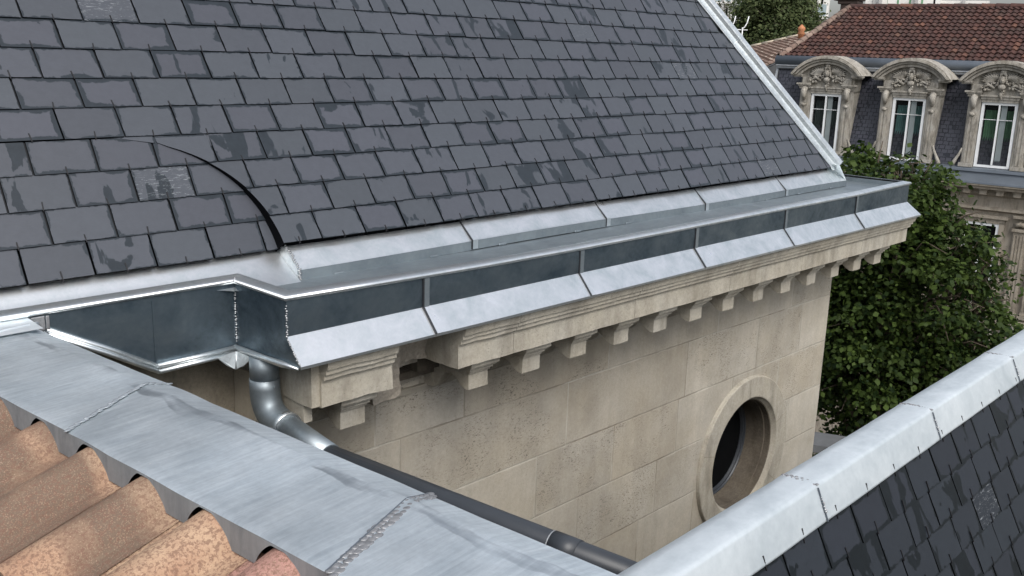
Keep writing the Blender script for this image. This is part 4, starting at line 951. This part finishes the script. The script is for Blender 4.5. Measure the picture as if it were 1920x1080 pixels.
for uc in (-2.56, .055, 2.62, 5.2):
    mb = MB(); mb.box2((uc-.62, .01, -7.1), (uc-.48, .09, -4.55)); mb.box2((uc+.48, .01, -7.1), (uc+.62, .09, -4.55)); mb.box2((uc-.62, .01, -4.6), (uc+.62, .09, -4.45)); mb.box2((uc-.7, .01, -4.45), (uc+.7, .16, -4.36)); sf = fpart(mb, 'window_surround', MAT['far_wall'])
    mb = MB()
    for x0, x1, z0, z1 in ((-.48, -.40, -7.1, -4.6), (.40, .48, -7.1, -4.6), (-.04, .04, -7.1, -4.6), (-.4, .4, -4.68, -4.6), (-.4, .4, -5.4, -5.34)): mb.box2((uc+x0, .005, z0), (uc+x1, .06, z1))
    fpart(mb, 'window_frame', MAT['white'], sf)
    mb = MB(); mb.poly([(uc-.45, .012, -7.1), (uc+.45, .012, -7.1), (uc+.45, .012, -4.6), (uc-.45, .012, -4.6)]); fpart(mb, 'pane', MAT['dark'], sf)
    for s in (1.02, 1.52):
        mb = MB(); u = uc+s-.13; mb.box2((u, .01, -7.2), (u+.36, .10, -4.75))
        for k in range(4): mb.box2((u+.03+.085*k, .10, -7.1), (u+.075+.085*k, .125, -4.85))
        mb.box2((u-.04, .01, -4.75), (u+.40, .17, -4.66)); mb.box2((u-.05, .01, -4.36), (u+.41, .20, -4.28)); mb.tube([(u+.02, .12, -4.58), (u+.18, .17, -4.52), (u+.34, .12, -4.58)], .07, 8); mb.box2((u-.05, .01, -7.35), (u+.41, .17, -7.2)); fpart(mb, 'pilaster', MAT['far_wall'])
mb = MB(); mb.box2((UL, 0, -8.2), (URR, .75, -8.05)); mb.box2((UL, .58, -7.42), (URR, .74, -7.32)); fpart(mb, 'balcony', MAT['far_wall'])
for k in range(38):
    u = UL+.2+.3*k; mb = MB(); mb.tube([(u, .66, -8.05), (u, .66, -8.0), (u, .66, -7.85), (u, .66, -7.6), (u, .66, -7.5), (u, .66, -7.42)], [.07, .06, .085, .04, .05, .07], 8); fpart(mb, 'baluster', MAT['far_stone'])
# ================================================================== OTHER BUILDINGS AND ROOFTOP THINGS
def loc_u(p): return (Vector(p)-FO)
def at(px, D): r = ray(px); return r*(D/math.hypot(r.x, r.y))
# chimney of the townhouse, beyond its ridge
q = at((1588, 14), 39.0); cu = (q-FO).dot(FD); cw = (q-FO).dot(FN)
mb = MB(); mb.box2((cu-.16, cw-.25, .8), (cu+.42, cw+.25, 2.0)); mb.box2((cu-.26, cw-.3, 2.0), (cu+.48, cw+.3, 2.12)); mb.box2((cu-.40, cw-.36, 2.12), (cu+.54, cw+.36, 2.26)); mb.box2((cu-.55, cw-.42, 2.26), (cu+.60, cw+.42, 2.5)); ch = fpart(mb, 'chimney', MAT['chimney'])
bevel(ch, .02); 
# house with pale canal tiles to the left of the townhouse
hA, hB, hC = at((1503, 70), 52), at((1390, 96), 55), at((1438, 99), 48.2)
hx = (hC-hA).normalized(); hN = (hB-hA).cross(hx).normalized(); hN = hN if hN.z > 0 else -hN; hy = hN.cross(hx); hy = hy if hy.dot(hB-hA) > 0 else -hy
OH = empty('old_tile_house', (hA.x-2, hA.y-1, GZ), 0, 'low house with a faded canal-tile roof between the grey hip and the townhouse', 'house')
mb = MB(); R = random.Random(4); vg = (hB-hA); kx, ky = vg.dot(hx), vg.dot(hy)
for c in range(-9, 17):
    w = .15+c*.34; s0 = w*kx/ky
    for r_ in range(23):
        rn = R.random(); jw = R.uniform(-.015, .015); b = len(mb.v); u0 = s0+r_*.46; u1 = u0+.52
        for u, lift_, e in ((u0, .0, .9), (u1, .035, 1.1)):
            for j in range(6):
                an = math.pi*j/5; mb.v.append(tuple(hA+hx*u+hy*(w+jw+math.cos(an)*.15*e)+hN*(math.sin(an)*.125*e+lift_)))
        for j in range(5): mb.face((b+j, b+j+1, b+7+j, b+6+j), 0, False, [(0, 0)]*4, (1, 1, rn))
        mb.face([b+6+j for j in range(6)], 0, False, [(0, 0)]*6, (1, 1, .2))
mb.build('roof', MAT['canal'], OH)
mb = MB(); pv = hy*ky+hx*kx; n = 9
for i in range(-3, n):
    p = hA+pv*(i*.2); q = hA+pv*(i*.2+.215); mb.tube([p+hN*.10, q+hN*.10], [.09, .12], 8)
mb.build('verge_tiles', plain('pale_tile', (.50, .43, .33), .9, 0, .2, 5), OH)
mb = MB(); c0, c1 = hA-pv*.8, hA+pv*2.2
mb.poly([c0-hN*.02, c1-hN*.02, c1+hx*10.2-hN*.02, c0+hx*10.2-hN*.02])
for p, q in ((c0, c1), (c1, c1+hx*10.1), (c1+hx*10.1, c0+hx*10.1), (c0+hx*10.1, c0)): mb.poly([(p.x, p.y, p.z-.05), (q.x, q.y, q.z-.05), (q.x, q.y, GZ), (p.x, p.y, GZ)])
mb.build('wall', MAT['render_wall'], OH)
mb = MB(); c = at((1502, 64), 36.0); mb.tube([c+Vector((0, 0, z)) for z in (-.15, -.02, .0, .10, .14, .22, .26, .32)], [.10, .10, .14, .09, .13, .12, .07, .02], 12)
tag(mb.build('chimney_pot', MAT['pot']), 'small orange terracotta pot at the foot of the red roof hip', 'chimney pot')
# aerial
AN = empty('tv_aerial', at((1392, 60), 54), 0, 'white tv aerial with curved arms rising behind the zinc hip', 'aerial')
c = at((1392, 56), 54); ex = Vector((rt.x, rt.y, 0)).normalized(); ez = Vector((0, 0, 1)); ey = Vector((ex.y, -ex.x, 0))
mb = MB(); mb.tube([c+ez*-2.4, c+ez*.12], .032, 6); mb.build('mast', MAT['white'], AN)
mb = MB(); mb.tube([c-ex*.56+ey*.16, c+ex*.30-ey*.16], .026, 6); mb.build('boom', MAT['white'], AN)
for s, x in ((1, .20), (-1, -.49)):
    mb = MB(); mb.tube([c+ex*(x-.26)+ez*.0, c+ex*(x-.08)+ez*.16, c+ex*(x+.03)+ez*.39, c+ex*(x+.08)+ez*.69], .032, 6); mb.build('arm', MAT['white'], AN)
# apartment blocks far away
def block(px0, px1, ytop, D, name, label, floors, gmat, seed, cols):
    a, b = at((px0, 100), D), at((px1, 100), D); a.z = b.z = 0; d = (b-a); Wd = d.length; d.normalize(); n = Vector((d.y, -d.x, 0)); n = n if n.dot(a) < 0 else -n
    top = at(((px0+px1)/2, ytop), D).z; B = empty(name, (a+b)/2+Vector((0, 0, GZ)), 0, label, 'apartment building', 'apartment blocks beyond the trees')
    def pt(u, w, z): return a+d*u+n*w+Vector((0, 0, z))
    def bx(mb, lo, hi):
        b0 = len(mb.v); mb.box2(lo, hi); mb.v[b0:] = [tuple(pt(*p)) for p in mb.v[b0:]]
    mb = MB(); bx(mb, (0, -12, GZ), (Wd, 0, top)); mb.build('wall', MAT[gmat], B); fh = 2.9; R = random.Random(seed)
    for f in range(floors):
        z = top-fh*(f+1)+.1
        mb = MB(); bx(mb, (.0, 0, z-.22), (Wd, 1.3, z)); mb.build('balcony_slab', MAT['concrete'], B)
        for k in range(cols):
            u0, u1 = Wd*k/cols+.25, Wd*(k+1)/cols-.25
            if R.random() < .85:
                mb = MB(); bx(mb, (u0, 1.22, z), (u1, 1.27, z+1.0)); mb.build('balcony_rail', MAT['rail_glass'], B)
            mb = MB(); bx(mb, (u0+.4, .0, z+.05), (u1-.5, .04, z+2.25)); mb.build('window', MAT['dark'] if R.random() < .6 else MAT['curtain'], B)
        mb = MB(); bx(mb, (Wd*.5-.15, 0, z), (Wd*.5+.15, 1.3, z+fh)); mb.build('fin', MAT['grey'], B)
block(1494, 1546, -30, 95, 'apartment_building', 'pale apartment block with glass balconies rising behind the tree, left of the chimney', 6, 'concrete', 2, 2)
block(1612, 1668, -22, 105, 'apartment_building', 'white apartment block with a long balcony just right of the sooty chimney', 6, 'concrete', 3, 2)
block(1662, 1752, -12, 118, 'apartment_building', 'broad cream apartment block above the middle of the red roof ridge', 6, 'concrete', 5, 4)
block(1748, 1842, 1, 122, 'apartment_building', 'lowest apartment block with glass rails beside the patch of open sky', 5, 'concrete', 6, 4)
block(1330, 1366, -40, 130, 'apartment_building', 'tall cream block glimpsed beside the top of the zinc hip', 8, 'concrete', 8, 2)
block(1372, 1500, 40, 140, 'apartment_building', 'distant white low building glimpsed through the tree branches', 3, 'concrete', 9, 4)
# low garden wall with coping behind the corner
g0, g1 = at((1480, 812), 15.5), at((1700, 806), 15.5); gz = g0.z
GW = empty('garden_wall', (g0.x, g0.y, GZ), 0, 'low stone wall with a flat coping in deep shade below the tree', 'wall')
mb = MB(); mb.beam((g0.x, g0.y, (gz+GZ)/2-.2), (g1.x, g1.y, (gz+GZ)/2-.2), .35, gz-GZ-.4); mb.build('masonry', MAT['wall_dark'], GW)
mb = MB(); mb.beam((g0.x, g0.y, gz-.08), (g1.x, g1.y, gz-.08), .6, .12); mb.build('coping', MAT['render_wall'], GW)
# ================================================================== TREES
def leaves(name, clumps, per, size, mat, parent, seed, spray=.26, nsp=12, squash=.7, droop=.5, sub=True):
    """clumps: (centre, radius). Leaves hang in layered sprays scattered through and mostly near the outside of each clump."""
    R = np.random.default_rng(seed); V = []; F = []
    C = []
    for c, r in clumps:
        for _ in range(int(5+10*r*r) if sub else 1):
            d0 = R.normal(size=3); d0 /= np.linalg.norm(d0); rr = r*(.30+.16*R.random()) if sub else r
            cc = np.array(c)+d0*r*(.45+.55*R.random()) if sub else np.array(c)
            n = max(3, int(per*rr*rr)); d = R.normal(size=(n, 3)); d[:, 2] = d[:, 2]*.8+.25; d /= np.linalg.norm(d, axis=1)[:, None]
            p = cc+d*(rr*(.55+.5*R.random(n)))[:, None]*np.array([1, 1, squash]); C.append(np.concatenate([p, d], 1))
    C = np.concatenate(C); n = len(C)
    P = np.repeat(C[:, :3], nsp, 0); Dv = np.repeat(C[:, 3:], nsp, 0)
    off = R.normal(size=(n*nsp, 3))*spray*np.array([1, 1, .38]); P = P+off
    P[:, 2] -= droop*(off[:, 0]**2+off[:, 1]**2)/spray*.6
    m = len(P)
    nrm = np.array([0, 0, 1.0])*.75+Dv*.6+np.repeat(R.normal(size=(n, 3))*.3, nsp, 0)+R.normal(size=(m, 3))*.36; nrm /= np.linalg.norm(nrm, axis=1)[:, None]
    t = off*np.array([1, 1, .2])+Dv*.1+R.normal(size=(m, 3))*.12; t[:, 2] -= .10; t -= nrm*(t*nrm).sum(1)[:, None]; t /= np.linalg.norm(t, axis=1)[:, None]
    b = np.cross(nrm, t); s = size*(.5+.95*R.random(m)**1.3)[:, None]
    cu = (.18*R.random(m)+.05)[:, None]
    pts = [P-t*s*.5, P-t*s*.12+b*s*.42-nrm*s*cu, P+t*s*.22+b*s*.30-nrm*s*cu, P+t*s*.55-nrm*s*cu*1.6, P+t*s*.22-b*s*.30-nrm*s*cu, P-t*s*.12-b*s*.42-nrm*s*cu]
    V = np.stack(pts, 1).reshape(-1, 3); base = np.arange(m)*6
    F = np.concatenate([np.stack([base, base+1, base+2, base+3], 1), np.stack([base, base+3, base+4, base+5], 1)])
    me = bpy.data.meshes.new(name); me.vertices.add(len(V)); me.vertices.foreach_set('co', V.ravel())
    me.loops.add(F.size); me.loops.foreach_set('vertex_index', F.ravel().astype(np.int32)); me.polygons.add(len(F)); me.polygons.foreach_set('loop_start', np.arange(len(F), dtype=np.int32)*4)
    me.materials.append(mat); me.update(calc_edges=True); me.validate()
    o = bpy.data.objects.new(name, me); COL.objects.link(o); adopt(o, parent); return o
def limbs(name, foot, clumps, r0, mat, parent, seed, twigs=3, tw=.5):
    R = random.Random(seed); mb = MB(); foot = Vector(foot); ctr = sum((Vector(c) for c, r in clumps), Vector())/len(clumps); zlo = min(c[2]-r for c, r in clumps)
    fork = Vector((foot.x*.6+ctr.x*.4, foot.y*.6+ctr.y*.4, max(foot.z+1.2, zlo-.2))); top = Vector((ctr.x, ctr.y, ctr.z))
    mb.tube([foot, foot.lerp(fork, .5)+Vector((.06, -.05, 0)), fork, fork.lerp(top, .6)+Vector((.1, .08, 0)), top], [r0*1.25, r0, r0*.85, r0*.55, r0*.3], 10)
    for c, r in clumps:
        c = Vector(c); s = fork.lerp(top, R.uniform(.0, .8)); m = s.lerp(c, .5)+Vector((R.uniform(-.2, .2), R.uniform(-.2, .2), .25)); mb.tube([s, m, c], [r0*.38, r0*.24, r0*.08], 6)
        for _ in range(twigs):
            d = Vector((R.gauss(0, 1), R.gauss(0, 1), R.gauss(.2, .7))).normalized()*r*1.0; mb.tube([m.lerp(c, R.uniform(.3, 1)), c+d*.5+Vector((0, 0, .05)), c+d], [r0*.12, r0*.07, r0*.03], 5)
    o = mb.build(name, mat, parent); return o
def clumpset(L, D): return [(tuple(at((x, y), D+dd)), r) for x, y, r, dd in L]
LT = [(1640, 335, .62, 0), (1720, 362, .62, .3), (1585, 335, .6, .6), (1775, 425, .62, 0), (1690, 440, .85, -.4), (1828, 505, .55, .2), (1605, 470, .9, .2), (1745, 545, .85, -.5), (1840, 578, .45, .3), (1640, 600, .9, -.1),
      (1560, 600, .8, .5), (1790, 640, .55, 0), (1705, 700, .8, .2), (1600, 720, .75, .2), (1740, 790, .7, .5), (1650, 830, .75, .4), (1540, 450, .8, .9), (1510, 345, .55, .9), (1690, 320, .4, .4), (1800, 470, .5, -.3), (1580, 840, .5, .6), (1850, 520, .35, .5), (1500, 560, .8, .8), (1800, 740, .6, .6), (1670, 520, .9, 1.4), (1720, 620, 1.0, 1.4), (1620, 680, 1.0, 1.3), (1830, 650, .5, .3), (1795, 715, .6, .2), (1850, 640, .5, .8), (1770, 790, .6, .4), (1500, 700, .8, .7), (1560, 660, .7, .2), (1560, 740, .6, .9), (1690, 800, .8, 1.4), (1790, 560, .7, 1.2), (1590, 560, .9, 1.5), (1720, 460, .8, 1.3)]
cl = clumpset(LT, 17.0); ft = at((1680, 560), 17.6); ft = (ft.x, ft.y, GZ)
LD = empty('street_tree', ft, 0, 'leafy dark green broadleaf tree standing between the stone building and the townhouse', 'tree')
limbs('trunk', ft, cl, .20, MAT['bark'], LD, 3, 6); leaves('crown', cl, 230, .088, MAT['leaf'], LD, 11, .16, 10)
BT = [(1440, 40, 1.5, 0), (1480, 20, 1.5, 1), (1500, 60, 1.2, 0), (1420, 75, 1.3, .5), (1460, 80, 1.4, -.5), (1395, 85, .9, 0), (1515, 35, .8, .5), (1450, -10, 1.3, 0), (1410, 20, .9, 1)]
BT = [(x, y, r*1.28, d*1.2) for x, y, r, d in BT]
cl = clumpset(BT, 64.0); ft = at((1455, 60), 64); ft = (ft.x, ft.y, GZ)
LD = empty('bushy_tree', ft, 0, 'olive green loose tree with bare pale branches behind the canal-tile roof', 'tree')
limbs('trunk', ft, cl, .24, MAT['bark'], LD, 5, 6); limbs('dead_branches', (ft[0], ft[1], 0), [((c[0]-.9, c[1]-.5, c[2]-.1), r*.9) for c, r in cl], .09, MAT['twig'], LD, 8, 7); leaves('crown', cl, 60, .17, MAT['leaf_far'], LD, 12, .36, 8)
NT_ = [(1372, 12, 1.0, 0), (1392, -6, 1.1, 0), (1350, 30, .9, 0), (1405, 25, .8, 0)]
NT_ = [(x, y, r*1.3, d) for x, y, r, d in NT_]
cl = clumpset(NT_, 72.0); ft = at((1378, 60), 72); ft = (ft.x, ft.y, GZ)
LD = empty('bare_tree', ft, 0, 'almost leafless tree with fine dark twigs against the sky beside the zinc hip', 'tree')
limbs('trunk', ft, cl, .14, MAT['bark'], LD, 6, 14); leaves('crown', cl, 8, .14, MAT['leaf_far'], LD, 13, .3, 4)
